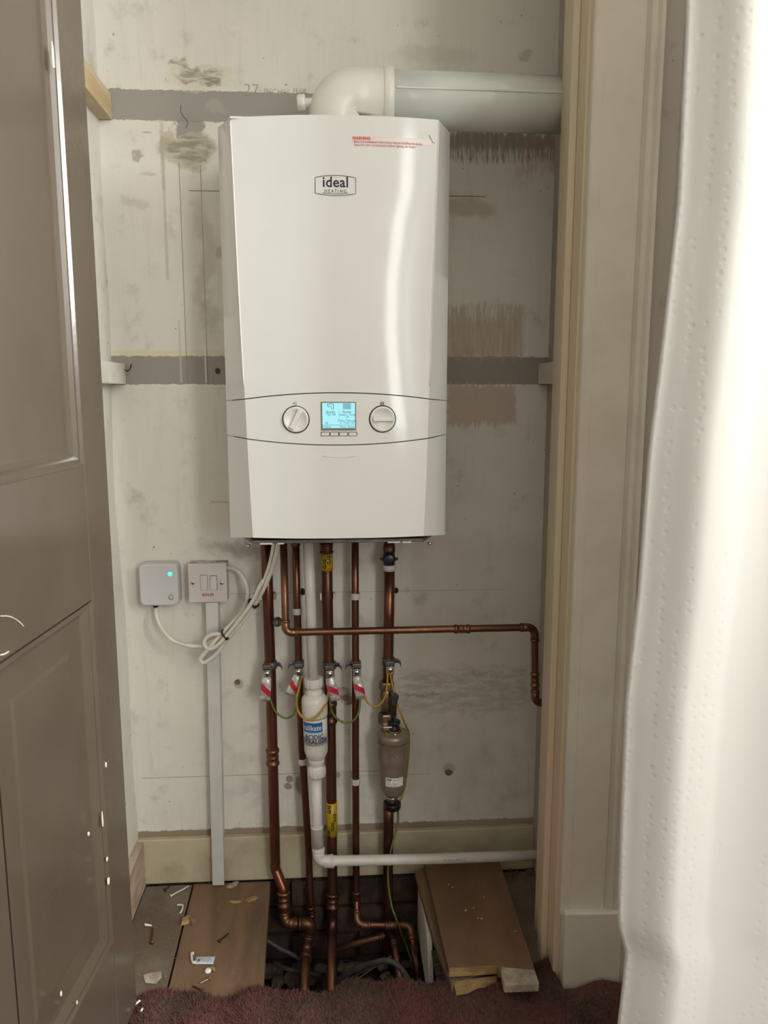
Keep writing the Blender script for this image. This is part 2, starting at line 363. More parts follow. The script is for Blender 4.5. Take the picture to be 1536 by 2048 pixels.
M_paper = pm('white_sticker', (222, 220, 214), (214, 212, 206), 10, .4)
M_lcdink = pm('display_segments', (24, 44, 92), (22, 40, 84), 10, .5)
M_glassw = pm('window_frame_paint', (230, 228, 222), None, 6, .4)

# ---------------------------------------------------------------- room shell
XL, XR, YF = -.445, .445, -.33
H = 2.45
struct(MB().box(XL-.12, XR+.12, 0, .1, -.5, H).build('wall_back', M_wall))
# left cupboard wall, its plaster slightly wavy towards the corner
mb = MB(); V = []; F = []
rows = 60
for i in range(rows+1):
    z = -.3+(H+.3)*i/rows
    wv = .004*math.sin(z*5.1)+.003*math.sin(z*11+1)
    for (yy, k) in ((.02, 1), (-.03, .9), (-.16, .3), (-.345, 0)):
        V.append((XL+wv*k, yy, z))
for i in range(rows):
    for j in range(3): a = i*4+j; F.append((a, a+1, a+5, a+4))
mb.add(V, F, 0, True); mb.box(XL-.1, XL-.012, -.345, .0, -.5, H)
struct(mb.build('wall_left', M_wside))
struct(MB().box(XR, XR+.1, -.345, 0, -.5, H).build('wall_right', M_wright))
struct(MB().box(-1.3, 2.05, -3.4, 0, H, H+.1).build('ceiling', M_ceil))
struct(MB().box(-1.3, 2.05, -3.4, -.345, -.14, 0).build('floor', M_carpet))
struct(MB().box(-1.4, -1.3, -3.4, -.33, 0, H).build('wall_room_left', M_room))
# front wall either side of the cupboard opening and above it
mb = MB().box(.50, 2.05, -.335, -.25, 0, H); struct(mb.build('wall_front_right', M_greywall))
struct(MB().box(-1.3, -.41, -.345, -.25, 0, H).build('wall_front_left', M_room))
struct(MB().box(-.41, .50, -.345, -.25, 2.1, H).build('wall_front_top', M_room))
# right room wall with window_2, rear wall with window_1
mb = MB().box(1.95, 2.05, -3.4, -2.42, 0, H).box(1.95, 2.05, -1.48, -.33, 0, H).box(1.95, 2.05, -2.42, -1.48, 0, 1.42).box(1.95, 2.05, -2.42, -1.48, 2.37, H)
struct(mb.build('wall_room_right', M_room))
mb = MB().box(-1.3, 1.00, -3.4, -3.26, 0, H).box(1.40, 1.95, -3.4, -3.26, 0, H).box(1.00, 1.40, -3.4, -3.26, 0, .86).box(1.00, 1.40, -3.4, -3.26, 2.44, H)
struct(mb.build('wall_room_rear', M_room))
mb = MB().box(1.00, 1.02, -3.34, -3.27, .86, 2.44).box(1.38, 1.40, -3.34, -3.27, .86, 2.44).box(1.02, 1.38, -3.34, -3.27, .86, .89).box(1.02, 1.38, -3.34, -3.27, 2.41, 2.44)
struct(mb.build('window_1', M_glassw))
mb = MB().box(1.96, 2.02, -2.42, -2.39, 1.42, 2.37).box(1.96, 2.02, -1.51, -1.48, 1.42, 2.37).box(1.96, 2.02, -2.39, -1.51, 1.42, 1.45).box(1.96, 2.02, -2.39, -1.51, 2.34, 2.37)
struct(mb.build('window_2', M_glassw))

# ---------------------------------------------------------------- door frame, right side
AZ = 2.1
def pl(px, Y): return at(px, 0, Y).x
struct(MB().box(.398, .446, -.335, -.2, -.1, AZ).build('trim_1', M_creamY, bevel=.002))                         # door lining
struct(MB().prism([(.398, -.295), (.3865, -.292), (.3865, -.265), (.398, -.262)], -.1, AZ).build('trim_2', M_creamY, bevel=.002))   # stop bead
def arch(name, x0, x1, y0, z0, z1):
    w_ = x1-x0
    pts = [(x0, y0), (x0, y0-.012), (x0+.003, y0-.0145), (x0+.0155, y0-.016), (x0+.0185, y0-.0135), (x0+.0195, y0-.0135), (x0+w_-.028, y0-.0165), (x0+w_-.026, y0-.0145),
           (x0+w_-.0245, y0-.0145), (x0+w_-.021, y0-.021), (x0+w_-.015, y0-.0225), (x0+w_-.010, y0-.019), (x0+w_-.006, y0-.023), (x0+w_-.001, y0-.024), (x0+w_, y0-.02), (x0+w_, y0)]
    return struct(MB().prism(pts, z0, z1).build(name, M_cream, bevel=.0008))
arch('trim_3', .404, .511, -.335, .155, AZ)
struct(MB().prism([(.409, -.335), (.409, -.362), (.512, -.366), (.515, -.362), (.515, -.335)], 0, .166).build('trim_4', M_cream, bevel=.003))   # plinth block
struct(MB().box(.515, 1.95, -.352, -.335, 0, .13).build('baseboard_front', M_cream, bevel=.003))
struct(MB().box(-.445, -.43, -.335, -.2, -.1, AZ).build('trim_5', M_creamY, bevel=.002))
struct(MB().box(-.48, -.41, -.362, -.345, 0, AZ).build('trim_6', M_cream, bevel=.003))
struct(MB().box(-.45, .511, -.36, -.335, AZ, AZ+.09).build('trim_7', M_cream, bevel=.004))
struct(MB().box(-.385, .398, -.335, -.2, AZ-.03, AZ).build('trim_8', M_creamY, bevel=.002))

# ---------------------------------------------------------------- skirtings in the cupboard
zs = .127
struct(MB().box(XL, XR, -.015, 0, .022, zs).build('baseboard_back', M_skirt, bevel=.002))
struct(MB().box(XL+.003, XL+.020, -.345, -.018, .02, zs).build('baseboard_left', M_skirtraw, bevel=.002))

# ---------------------------------------------------------------- void under the floor
mb = MB(); V = []; F = []; nx, ny = 60, 40
for i in range(nx+1):
    for j in range(ny+1):
        X = XL+(XR-XL)*i/nx; Y = -.42+.43*j/ny
        V.append((X, Y, -.215+.02*math.sin(X*23+2)*math.cos(Y*19)+random.uniform(-.008, .008)+.05*max(0, (Y+.12))))
for i in range(nx):
    for j in range(ny): a = i*(ny+1)+j; F.append((a, a+1, a+ny+2, a+ny+1))
tag(MB().add(V, F, 0, True).build('soil', M_soil), 'dark rubbly soil at the bottom of the floor hole', 'soil', kind='stuff')
mb = MB()
for r_ in range(4):
    for c_ in range(6):
        x0 = XL+.02+c_*.15+(r_ % 2)*.07-.05; z0 = -.24+r_*.066
        mb.box(max(XL, x0), min(XR, x0+.14), -.016-random.uniform(0, .01), .004, z0, z0+.058)
mb.box(XL, XR, -.005, -.0005, -.3, .019)
struct(mb.build('wall_foundation', M_found, bevel=.006))
struct(MB().box(-.24, -.18, -.345, -.02, -.12, -.002).build('trim_9', M_found))     # joist under the left boards
struct(MB().box(.26, .32, -.345, -.02, -.12, -.002).build('trim_10', M_found))

def board(name, quad, t, mat, label, group=None, bev=.0015):
    o = MB().slab(quad, t).build(name, mat, bevel=bev); return tag(o, label, 'floorboard', group)
board('floorboard', [(XL+.02, -.019, .02), (-.3245, -.019, .02), (-.316, -.352, .02), (XL+.02, -.352, .02)], .02, M_boardg, 'grey dusty floorboard between left skirting and the dark gap')
board('floorboard', [(-.3205, -.019, .021), (-.152, -.019, .021), (-.139, -.352, .021), (-.3115, -.352, .021)], .02, M_board2, 'wide brown floorboard under the white trunking, left of the hole')
board('floorboard', [(.235, -.019, .02), (XR-.001, -.019, .02), (XR-.001, -.30, .02), (.245, -.30, .02)], .02, M_boardg, 'dusty dark floorboard in right corner, behind the loose boards')

# ---------------------------------------------------------------- carpet
mb = MB(); V = []; F = []; nx, ny = 120, 40
x0, x1, yb = -.41, .56, -1.55
def cfront(X): return -.350+.006*math.sin(X*17)+.006*math.sin(X*41+1)+(.05*max(0, X-.30)/.1 if X < .40 else .05-.04*min(1, (X-.40)/.03))
def czz(X, Y): return .026+.006*math.sin(X*31+Y*20)+.004*math.sin(X*70)+.005*math.exp(-((Y-cfront(X)+.02)/.03)**2)
for i in range(nx+1):
    X = x0+(x1-x0)*i/nx
    for j in range(ny+1):
        t = (j/ny)**2; Y = cfront(X)+(yb-cfront(X))*t
        if X > .40: Y = min(Y, -.372 - .0*X)
        V.append((X, Y, czz(X, Y) if j else .0225))
for i in range(nx):
    for j in range(ny): a = i*(ny+1)+j; F.append((a, a+1, a+ny+2, a+ny+1))
car = tag(MB().add(V, F, 0, True).build('carpet', M_carpet), 'worn dark red carpet with a torn edge in front of the cupboard', 'carpet')
mb = MB(); V = []; F = []; 
for k in range(52000):
    X = random.uniform(x0+.01, x1-.02); d = random.random()**1.6*.30; Y = cfront(X)-d
    if X > .40: Y = min(Y, -.374-random.random()*.2)
    z = czz(X, Y); a = random.uniform(0, 6.28); w_ = .0011; h = random.uniform(.003, .007); lx, ly = random.gauss(0, .004), random.gauss(.001, .004)
    o = len(V); V += [(X-w_*math.cos(a), Y-w_*math.sin(a), z-.002), (X+w_*math.cos(a), Y+w_*math.sin(a), z-.002), (X+lx, Y+ly, z+h)]; F.append((o, o+1, o+2))
me = bpy.data.meshes.new('pile'); me.from_pydata(V, [], F)
M_pile = pm('carpet_pile', (112, 64, 62), (90, 70, 60), 9, .95, lo=.38, hi=.62); me.materials.append(M_pile)
po = bpy.data.objects.new('pile', me); C.objects.link(po); po.parent = car; po['kind'] = 'stuff'
rg = random.Random(3)

# ---------------------------------------------------------------- brown panelled door, open at the left
hx, hy = -.352, -.385; dirn = Vector((-math.sin(math.radians(4.7)), -math.cos(math.radians(4.7)), 0)); nr = Vector((-dirn.y, dirn.x, 0))
if nr.x < 0: nr = -nr
DW = .85; T = .04
def dp(u, z, d=0):  # u along the door from the hinge edge, d depth below face
    p = Vector((hx, hy, 0))+dirn*u-nr*d; return Vector((p.x, p.y, z))
dr = thing('panelled_door', 'taupe brown gloss panelled door standing open at the left', 'door', (hx, hy, .05))
STL = .086; PAN = [(.235, .795), (.995, 1.93)]
def dbox(mb, u0, u1, z0, z1, d0, d1):
    V = [dp(u, z, d) for u in (u0, u1) for d in (d0, d1) for z in (z0, z1)]
    mb.add(V, [(0, 1, 3, 2), (4, 6, 7, 5), (0, 4, 5, 1), (2, 3, 7, 6), (0, 2, 6, 4), (1, 5, 7, 3)])
dbox(mb := MB(), 0, STL, .05, 2.04, 0, T); mb.build('stile', M_door, dr, bevel=.002)
dbox(mb := MB(), DW-STL, DW, .05, 2.04, 0, T); mb.build('stile', M_door, dr, bevel=.002)
for z0, z1 in ((.05, .235), (.795, .995), (1.93, 2.04)):
    dbox(mb := MB(), STL, DW-STL, z0, z1, 0.0006, T-.0006); mb.build('rail', M_door, dr, bevel=.0015)
dbox(mb := MB(), DW/2-.05, DW/2+.05, .235, .795, 0.0008, T-.001); mb.build('muntin', M_door, dr, bevel=.0015)
dbox(mb := MB(), DW/2-.05, DW/2+.05, .995, 1.93, 0.0008, T-.001); mb.build('muntin', M_door, dr, bevel=.0015)
for (z0, z1) in PAN:
    for (u0, u1) in ((STL, DW/2-.05), (DW/2+.05, DW-STL)):
        mb = MB(); rings = [(0, .0), (.004, .004), (.010, .0035), (.014, .009), (.020, .013), (.024, .0135)]
        if z0 < .5: rings += [(.060, .0135), (.066, .0115)]
        V = []
        for (i_, d) in rings:
            V += [dp(u0+i_, z0+i_, d), dp(u1-i_, z0+i_, d), dp(u1-i_, z1-i_, d), dp(u0+i_, z1-i_, d)]
        Fs = []
        for k in range(len(rings)-1):
            for j in range(4): Fs.append((k*4+j, k*4+(j+1) % 4, k*4+4+(j+1) % 4, k*4+4+j))
        Fs.append(tuple(len(rings)*4-4+j for j in range(4))); mb.add(V, Fs)
        dbox(mb, u0-.002, u1+.002, z0-.002, z1+.002, .02, T-.008)
        mb.build('door_panel', M_door, dr)
mb = MB()
def door_hit(px, py):
    r = ray(px, py); q = CAM; n_ = nr; o_ = Vector((hx, hy, 0)); return q+r*((o_-q).dot(n_)/r.dot(n_))
for (px, py, a, b, ang) in ((105, 112, .0025, .018, 0), (211, 1529, .002, .004, .5), (176, 1667, .0025, .003, 0), (213, 1718, .003, .003, 0), (216, 1762, .004, .008, .2), (204, 1640, .0015, .012, -.3), (121, 1987, .002, .004, 0), (153, 2005, .0015, .003, 0)):
    p = door_hit(px, py)+nr*.0006; V = []
    for k in range(9):
        t = 6.283*k/9; q = p+dirn*(-a*math.cos(t)*rg.uniform(.7, 1.2))+Vector((0, 0, b*math.sin(t)*rg.uniform(.7, 1.2)))
        V.append(q)
    m2 = MB(); m2.add([v+nr*.0008 for v in V]+[v-nr*.0004 for v in V], [tuple(range(9)), tuple(range(9, 18))[::-1]]+[(k, (k+1) % 9, 9+(k+1) % 9, 9+k) for k in range(9)])
    m2.build('paint_chip', M_chip, dr)
m2 = MB(); m2.tube(smooth([door_hit(*q)+nr*.0008 for q in ((0, 1232), (18, 1233), (35, 1242), (46, 1253))], 5), .0005, 6); m2.build('scratch', M_chip, dr)
m2 = MB(); m2.tube(smooth([door_hit(*q)+nr*.0008 for q in ((0, 1310), (8, 1308), (16, 1303))], 5), .0007, 6); m2.build('scratch', M_chip, dr)

# ---------------------------------------------------------------- wall bearers and recess wood
def bearer(px, r0, r1, mat, lab, side):
    a = at(px, r0, -.012); b = at(px, r1, -.012)
    x_ = a.x; y0 = -.33 if side < 0 else -.2
    mb = MB().box(min(x_, XL-.0 if side < 0 else XR), max(x_, XL if side < 0 else XR), y0, -.003, b.z, a.z)
    t = thing('shelf_bearer', lab, 'wood batten', (x_, -.003, b.z))
    mb.build('batten', mat, t, bevel=.0015)
    mb = MB().box(min(x_, x_+.02*side), max(x_, x_+.02*side), -.0028, -.0004, b.z+.001, a.z-.001); mb.build('end_grain', M_skirtraw, t)
bearer(219, 183, 236, M_pine, 'bare pine shelf bearer high on the left cupboard wall', -1)
bearer(248, 727, 768, M_palewood, 'white painted shelf bearer low on left wall at mid height', -1)
bearer(1079, 727, 768, M_palewood, 'white painted shelf bearer on the right wall at mid height', 1)
p = [at(248, 738, -.010), at(254, 742, -.010), at(260, 738, -.012), at(263, 728, -.014)]
tag(MB().tube(smooth(p), .0011, 8).build('wire_stub', M_black), 'short black wire stub poking from the left mid bearer end', 'wire')

# handwriting in pencil on the plaster
pn = pm('pencil_mark', (150, 138, 124), (168, 156, 142), 60, .8)
wb = bpy.data.objects['wall_back']
o0 = at(487, 178, 0)
text_mesh('27', .030, lambda x, y, z: (o0.x+x, -.0006, o0.z-.002+y-x*.02), pn, 'pencil_writing', wb, 'LEFT', -.0004)
o1 = at(528, 179, 0)
text_mesh('INCHES', .0135, lambda x, y, z: (o1.x+x, -.0006, o1.z-.003+y-x*.03), pn, 'pencil_writing', wb, 'LEFT', -.0002, space=1.1)
o2 = at(586, 180, 0)
text_mesh('FLUE', .0125, lambda x, y, z: (o2.x+x, -.0006, o2.z-.002+y), pn, 'pencil_writing', wb, 'LEFT', -.0002)
m2 = MB(); pts = [at(*q, -.0008) for q in ((362, 210), (361, 222), (366, 232), (373, 240), (376, 248), (371, 256))]
m2.tube(pts, .0004, 6); m2.build('crack', M_dark, wb)

# ---------------------------------------------------------------- boiler
bo = thing('wall_boiler', 'white gloss wall-hung gas boiler with lit display and two dials', 'boiler', (.0065, 0, .837))
XC = .0065; ZT, ZB = 1.5365, .838
MB().box(XC-.188, XC+.188, -.20, -.002, ZB+.004, ZT-.004).build('casing', M_whitesatin, bo, bevel=.003)
MB().box(XC-.150, XC+.150, -.255, -.19, ZB+.006, ZT-.006).build('inner_chassis', M_dark, bo)
def xin(z):      # half width of the front face
    z1 = at(478, 885, -.278).z
    if z > z1: t = (z-z1)/(ZT-z1); return .1545+.0135*t
    t = (z1-z)/(z1-ZB); return .1545-.0045*t-.0015*t*t
off_pts = [(1.54, .030), (1.44, .024), (1.36, .004), (1.28, -.008), (1.20, -.010), (1.12, -.002), (1.04, .012), (.95, .016), (.83, .008)]
def off(z):
    for (a, b), (c, d) in zip(off_pts, off_pts[1:]):
        if z >= c: t = (a-z)/(a-c); t = t*t*(3-2*t); return b+(d-b)*t
    return off_pts[-1][1]
BB = .62
def fy(x, z): 
    u = x-XC-off(z)*.9
    return -.2895+BB*u*u*(.42+.58*min(1, abs(u)/.12))
def front_panel(name, ztop, zbot, rows_):
    mb = MB(); V = []; F = []; NC = 44
    cols = [('o', -1), ('o2', -1)]+[('f', -1+2*i/NC) for i in range(NC+1)]+[('o2', 1), ('o', 1)]
    nc = len(cols)
    for r_ in range(rows_+1):
        for (k, u) in cols:
            uu = u if k == 'f' else u*1.15
            zt = ztop(uu); zb = zbot(uu); z = zt+(zb-zt)*r_/rows_; xi = xin(z)
            if k == 'f': x = XC+u*xi; y = fy(x, z)
            elif k == 'o2':
                x = XC+u*.1955; y = -.216
            else: x = XC+u*.1965; y = -.196
            V.append((x, y, z))
    for r_ in range(rows_):
        for c_ in range(nc-1): a = r_*nc+c_; F.append((a, a+1, a+nc+1, a+nc))
    mb.add(V, F, 0, True)
    # returns at top and bottom edge
    o = len(mb.v)
    for r_ in (0, rows_):
        base = [mb.v[r_*nc+c_] for c_ in range(nc)]
        W = [Vector(p) for p in base]+[Vector((p.x, max(p.y+.02, p.y+.012) if abs(p.x-XC) < .19 else p.y, p.z+(-.0 if r_ == 0 else .0))) for p in base]
        mb.add(W, [(i, i+1, nc+i+1, nc+i) for i in range(nc-1)], 0, False)
    ob = mb.build(name, M_white, bo)
    es = ob.modifiers.new('edge', 'EDGE_SPLIT'); es.split_angle = math.radians(28)
    return ob
za0, za1 = at(560, 791, -.27).z, at(680, 785.5, -.288).z
zb0, zb1 = at(560, 886, -.27).z, at(680, 890, -.288).z
seamA = lambda u: za1-(za1-za0+.006)*u*u
seamB = lambda u: zb1+(.010)*u*u
g = .0008
front_panel('upper_cover', lambda u: ZT-.001-.004*0, lambda u: seamA(u)+g, 40)
front_panel('control_fascia', lambda u: seamA(u)-g, lambda u: seamB(u)+g, 8)
front_panel('lower_cover', lambda u: seamB(u)-g, lambda u: ZB+.001+(.010 if abs(u) <= 1 else 0), 16)
# fine groove along both sides of the upper cover
mb = MB()
# raised trim strips along the upper cover's side edges
for sgn in (-1, 1):
    pts = []
    for i in range(30):
        z = ZT-.006-(ZT-.012-za0-.01)*i/29; x = XC+sgn*(xin(z)+.0006); pts.append((x, fy(XC+sgn*xin(z), z)-.0001, z))
    mb = MB().tube(pts, .0012, 8); mb.build('edge_bead', M_whitesatin, bo)
# top lid with small lip and bracket screws under
mb = MB().prism([(XC-.196, -.196), (XC-.168, -.270), (XC+.168, -.270), (XC+.196, -.196), (XC+.196, -.002), (XC-.196, -.002)], ZT-.003, ZT); mb.build('top_plate', M_whitesatin, bo)
mb = MB().prism([(XC-.176, -.20), (XC-.150, -.262), (XC+.150, -.262), (XC+.176, -.20), (XC+.176, -.03), (XC-.176, -.03)], ZB-.0025, ZB+.004); mb.build('bottom_tray', M_zinc, bo, bevel=.001)
for px in (498, 857):
    q = at(px, 1079, -.215); mb = MB().lathe([(.0045, 0), (.0045, .003), (.003, .0045)], (q.x, -.232, ZB-.010), (0, -.3, -1), 14); mb.build('bracket_screw', M_chrome, bo)
for (a, b) in ((775, 800), (805, 822), (520, 545), (555, 568)):
    A = at(a, 1075, -.26); B_ = at(b, 1075, -.26); MB().box(A.x, B_.x, -.2635, -.2615, ZB-.0035, ZB-.001).build('tray_slot', M_paper, bo)
# display
def onf(px, py, d=0): 
    q = at(px, py, -.287); y = fy(q.x, q.z); q = at(px, py, y); return Vector((q.x, y-d, q.z))
def frame_at(px, py):   # local frame on the fascia
    q = onf(px, py); return q
q0 = onf(643, 805); q1 = onf(711, 857)
x0_, x1_, z1_, z0_ = q0.x, q1.x, q0.z, q1.z; yd = min(fy(x0_, z0_), fy(x1_, z0_), fy(XC, z0_))-.0007
disp = MB().box(x0_-.001, x1_+.001, yd-.0004, yd+.003, z0_-.003, z1_+.001).build('display', M_line, bo)
MB().box(x0_+.0012, x1_-.0008, yd-.0009, yd, z0_+.0008, z1_-.0008).build('screen', M_lcd, disp)
yd -= .0012
def dtxt(t, px, py, size, mat=M_lcdink, par=None, y=None, al='CENTER', bold=0, sx=1, name='display_text'):
    q = onf(px, py); yy = yd if y is None else y
    return text_mesh(t, size, lambda x, y_, z: (q.x+x, yy, q.z+y_), mat, name, par or disp, al, bold, sx=sx)
for t, px, py, s_ in (('Ready', 661, 824, .0058), ("'Tap' off", 661, 829, .0052), ('Ready', 694, 824, .0058), ('Radiator Temp', 694, 829.5, .0046), ('off', 694, 834, .0046), ('Room Thermost', 694.5, 841, .0046), ('or Timer Off', 694, 845.5, .0046), ('Preheat', 653, 853.5, .0048), ('Menu', 686, 853.5, .0045), ('Reset', 702, 853.5, .0048), ('off', 653, 846, .005)):
    dtxt(t, px, py, s_)
qa, qb = onf(644, 850), onf(710, 850); MB().box(qa.x, qb.x, yd-.0002, yd+.0002, qa.z-.0003, qa.z+.0003).build('display_rule', M_line, disp)
qa, qb = onf(678, 817), onf(678, 842); MB().box(qa.x-.0002, qa.x+.0002, yd-.0002, yd+.0002, qb.z, qa.z).build('display_rule', M_bluel, disp)
def icon_tap(px, py, s_, mat, par, yy, nm):
    q = onf(px, py); P2 = [(-8, 3), (-2, 3.4), (-2, 5), (3, 5), (5, 3), (5, -6), (1, -6), (1, -1), (-5, -1), (-7, 1)]
    pts = [(q.x+a*s_, yy, q.z+b*s_) for a, b in P2]; MB().tube(pts, .00045 if s_ > .0006 else .0003, 6, closed=True).build(nm, mat, par)
icon_tap(662, 812.5, .00085, M_lcdink, disp, yd, 'tap_symbol')
q = onf(694, 812.5); mb = MB()
for i in range(5):
    x = q.x-.0054+i*.0027; mb.tube([(x-.0006, yd, q.z+.005), (x-.0006, yd, q.z-.005), (x+.0006, yd, q.z-.005), (x+.0006, yd, q.z+.005)], .00035, 6, closed=True)
mb.build('radiator_symbol', M_lcdink, disp)
# knobs
for (px, py, ang, lab) in ((592, 839, math.radians(62), 'hot water'), (765, 838, 0, 'heating')):
    q = onf(px, py, 0); sl = math.atan(2*BB*(q.x-XC)*.8); ax = Vector((math.sin(-sl)*-1 if False else math.sin(sl)*1, -math.cos(sl), 0))
    ax = Vector((math.sin(sl), -math.cos(sl), 0)); rt = Vector((math.cos(sl), math.sin(sl), 0))
    kn = MB().lathe([(.0232, -.003), (.0232, .0006), (.0222, .0008), (.0218, .0004)], q, ax, 48).build('control_knob', M_dark, bo)
    MB().lathe([(.0215, -.002), (.0215, .0030), (.0205, .0042), (.0180, .0044), (.0168, .0030), (.0, .0028)], q, ax, 48).build('dial', M_whitesatin, kn)
    d = rt*math.cos(ang)+Vector((0, 0, 1))*math.sin(ang); e = -rt*math.sin(ang)+Vector((0, 0, 1))*math.cos(ang)
    V = [q+d*(a*.0172)+e*b+ax*h for a in (-1, 1) for b, h in ((-.0052, .002), (-.0038, .0085), (.0038, .0085), (.0052, .002))]
    MB().add(V, [(0, 1, 2, 3), (7, 6, 5, 4), (0, 4, 5, 1), (1, 5, 6, 2), (2, 6, 7, 3), (3, 7, 4, 0)]).build('grip', M_whitesatin, kn, bevel=.0012)
icon_tap(590, 807.5, .00045, M_line, bo, fy(onf(590, 808).x, onf(590, 808).z)-.0006, 'tap_symbol')
q = onf(764, 807.5); yy = fy(q.x, q.z)-.0006; mb = MB()
for i in range(5): mb.box(q.x-.0034+i*.0015, q.x-.0024+i*.0015, yy-.0001, yy+.0003, q.z-.0032, q.z+.0032)
mb.build('radiator_symbol', M_line, bo)
for px in (650.5, 669, 687, 705.5):
    q = onf(px, 868); y_ = fy(q.x, q.z)
    b_ = MB().prism(rrect(q.x-.0075, q.x+.0075, q.z-.0036, q.z+.0036, .0016), y_-.0006, y_+.003, 'y').build('menu_button', M_dark, bo)
    MB().prism(rrect(q.x-.0066, q.x+.0066, q.z-.0029, q.z+.0027, .0013), y_-.0018, y_+.002, 'y').build('button_cap', M_whitesatin, b_, bevel=.0004)
# finger recess line under the fascia
pts = [onf(646+i*6.5, 912+2.6*(1-((i-5)/5)**2), .0002) for i in range(11)]
MB().tube(pts, .0006, 8).build('finger_lip', M_whitesatin, bo)
# badge
c0 = onf(671, 371); yb_ = -.0005
def bp(dx, dz): 
    x = c0.x+dx; z = c0.z+dz; return Vector((x, fy(x, z)-.0004, z))
mm = 1/1165.
def badge_path():
    P = []
    for i in range(13): t = -1+2*i/12; P.append((38*t, 18-4*t*t))
    for i in range(13): t = 1-2*i/12; P.append((38*t, -18+4*t*t))
    return P
badge = MB().tube([bp(a*mm, b*mm) for a, b in badge_path()], .0006, 6, closed=True).build('maker_badge', M_line, bo)
badge['label'] = 'outlined badge reading ideal HEATING'
text_mesh('ideal', .0225, lambda x, y, z: bp(x+.0, y+.0045), M_ink, 'badge_text', badge, 'CENTER', .0004, space=1.04, sx=.98)
text_mesh('HEATING', .0068, lambda x, y, z: bp(x, y-.0088), M_ink, 'badge_text', badge, 'CENTER', .0, space=1.35)
MB().tube([bp((-24+4.8*i)*mm, (-13.2-1.3*(1-((i-5)/5)**2))*mm) for i in range(11)], .00045, 6).build('badge_swash', M_line, badge)
# warning label
qa, qb = onf(704, 272), onf(868, 292)
N_ = 12; mb = MB(); V = []
for i in range(N_+1):
    x = qa.x+(qb.x-qa.x)*i/N_
    for z in (qa.z-.0, qb.z): V.append((x, fy(x, z)-.0003, z))
mb.add(V, [(2*i, 2*i+1, 2*i+3, 2*i+2) for i in range(N_)], 0, True); wl = mb.build('warning_label', M_pink, bo)
def wp(px, py): return onf(px, py)
for t, px, py, s_, b_, m_ in (('WARNING', 705, 276.5, .0062, .0003, M_redink), ('Read the Installation Instructions before installing the boiler', 708, 283, .0056, .0, M_redink), ("Read the User's Instructions before lighting the boiler", 708, 289.5, .0056, .0, M_redink)):
    q = onf(px, py); k = .82 if len(t) > 10 else .95
    text_mesh(t, s_, lambda x, y, z, q=q: (q.x+x, fy(q.x+x, q.z)-.0007, q.z+y), m_, 'warning_text', wl, 'LEFT', b_, sx=k)
MB().tube([onf(858, 270, .0005), onf(866, 286, .0006), onf(869, 286, .0006)], .0004, 6).build('label_curl', M_line, wl)

# ---------------------------------------------------------------- flue
FY = -.16; zf = (at(785, 137, FY).z+at(785, 262, FY).z)/2; xe = at(785, 200, FY).x
zf2 = (at(1143, 152, FY).z+at(1143, 270, FY).z)/2
FR = (at(785, 137, FY).z-at(785, 262, FY).z)/2*.985
fu = thing('boiler_flue', 'thick white flue elbow and horizontal pipe on top of the boiler', 'flue pipe', (at(690, 250, FY).x, FY, ZT))
MB().tube([(xe-.01, FY, zf), (.455, FY, zf2)], FR-.0035, 48).build('flue_pipe', M_flue, fu)
# seam rib along the pipe
pts = [(xe+.002+(.44-xe)*i/60, FY-math.sqrt(max(0, (FR-.0035)**2-.004**2)), zf+.004-.008*0+(zf2-zf)*i/60) for i in range(61)]
MB().tube(pts, [.0018+.0005*(i % 2) for i in range(61)], 8).build('seam_rib', M_flue, fu)
xb = at(668, 250, FY).x
path, _ = fillet([(xb+.006, FY, ZT-.002), (xb+.006, FY, zf), (xe-.004, FY, zf)], .078, 14)
# slide path so that the outside matches: vertical leg
mb = MB().tube(path, [FR]*len(path), 48); el = mb.build('flue_elbow', M_elbow, fu)
MB().lathe([(FR, -.018), (FR+.002, -.016), (FR+.0032, -.002), (FR+.0012, .0006), (FR-.004, .001)], (xe, FY, zf), (1, 0, 0), 48).build('socket_lip', M_elbow, el)
MB().lathe([(FR+.006, 0), (FR+.006, .006), (FR+.002, .009)], (xb+.006, FY, ZT), (0, 0, 1), 48).build('flue_flange', M_elbow, fu)
q = at(606, 205, FY-.01)
MB().lathe([(.0075, .014), (.0075, 0), (.0125, 0), (.0135, -.002), (.0135, -.012), (.011, -.0145), (0, -.0145)], (q.x+.004, FY-.01, q.z), (1, 0, .05), 28, lobes=14, amp=-.05).build('test_cap', M_whitesatin, fu)
q = at(669, 252, FY-FR-.004)
MB().lathe([(.0078, 0), (.0078, .010), (.006, .0125), (0, .013)], (q.x, -.225, ZT), (0, 0, 1), 24).build('flange_screw_boss', M_elbow, fu)
q = at(608, 240, FY); MB().box(q.x-.0012, q.x+.002, FY-.012, FY+.012, ZT, ZT+.022).build('latch_tab', M_elbow, fu)

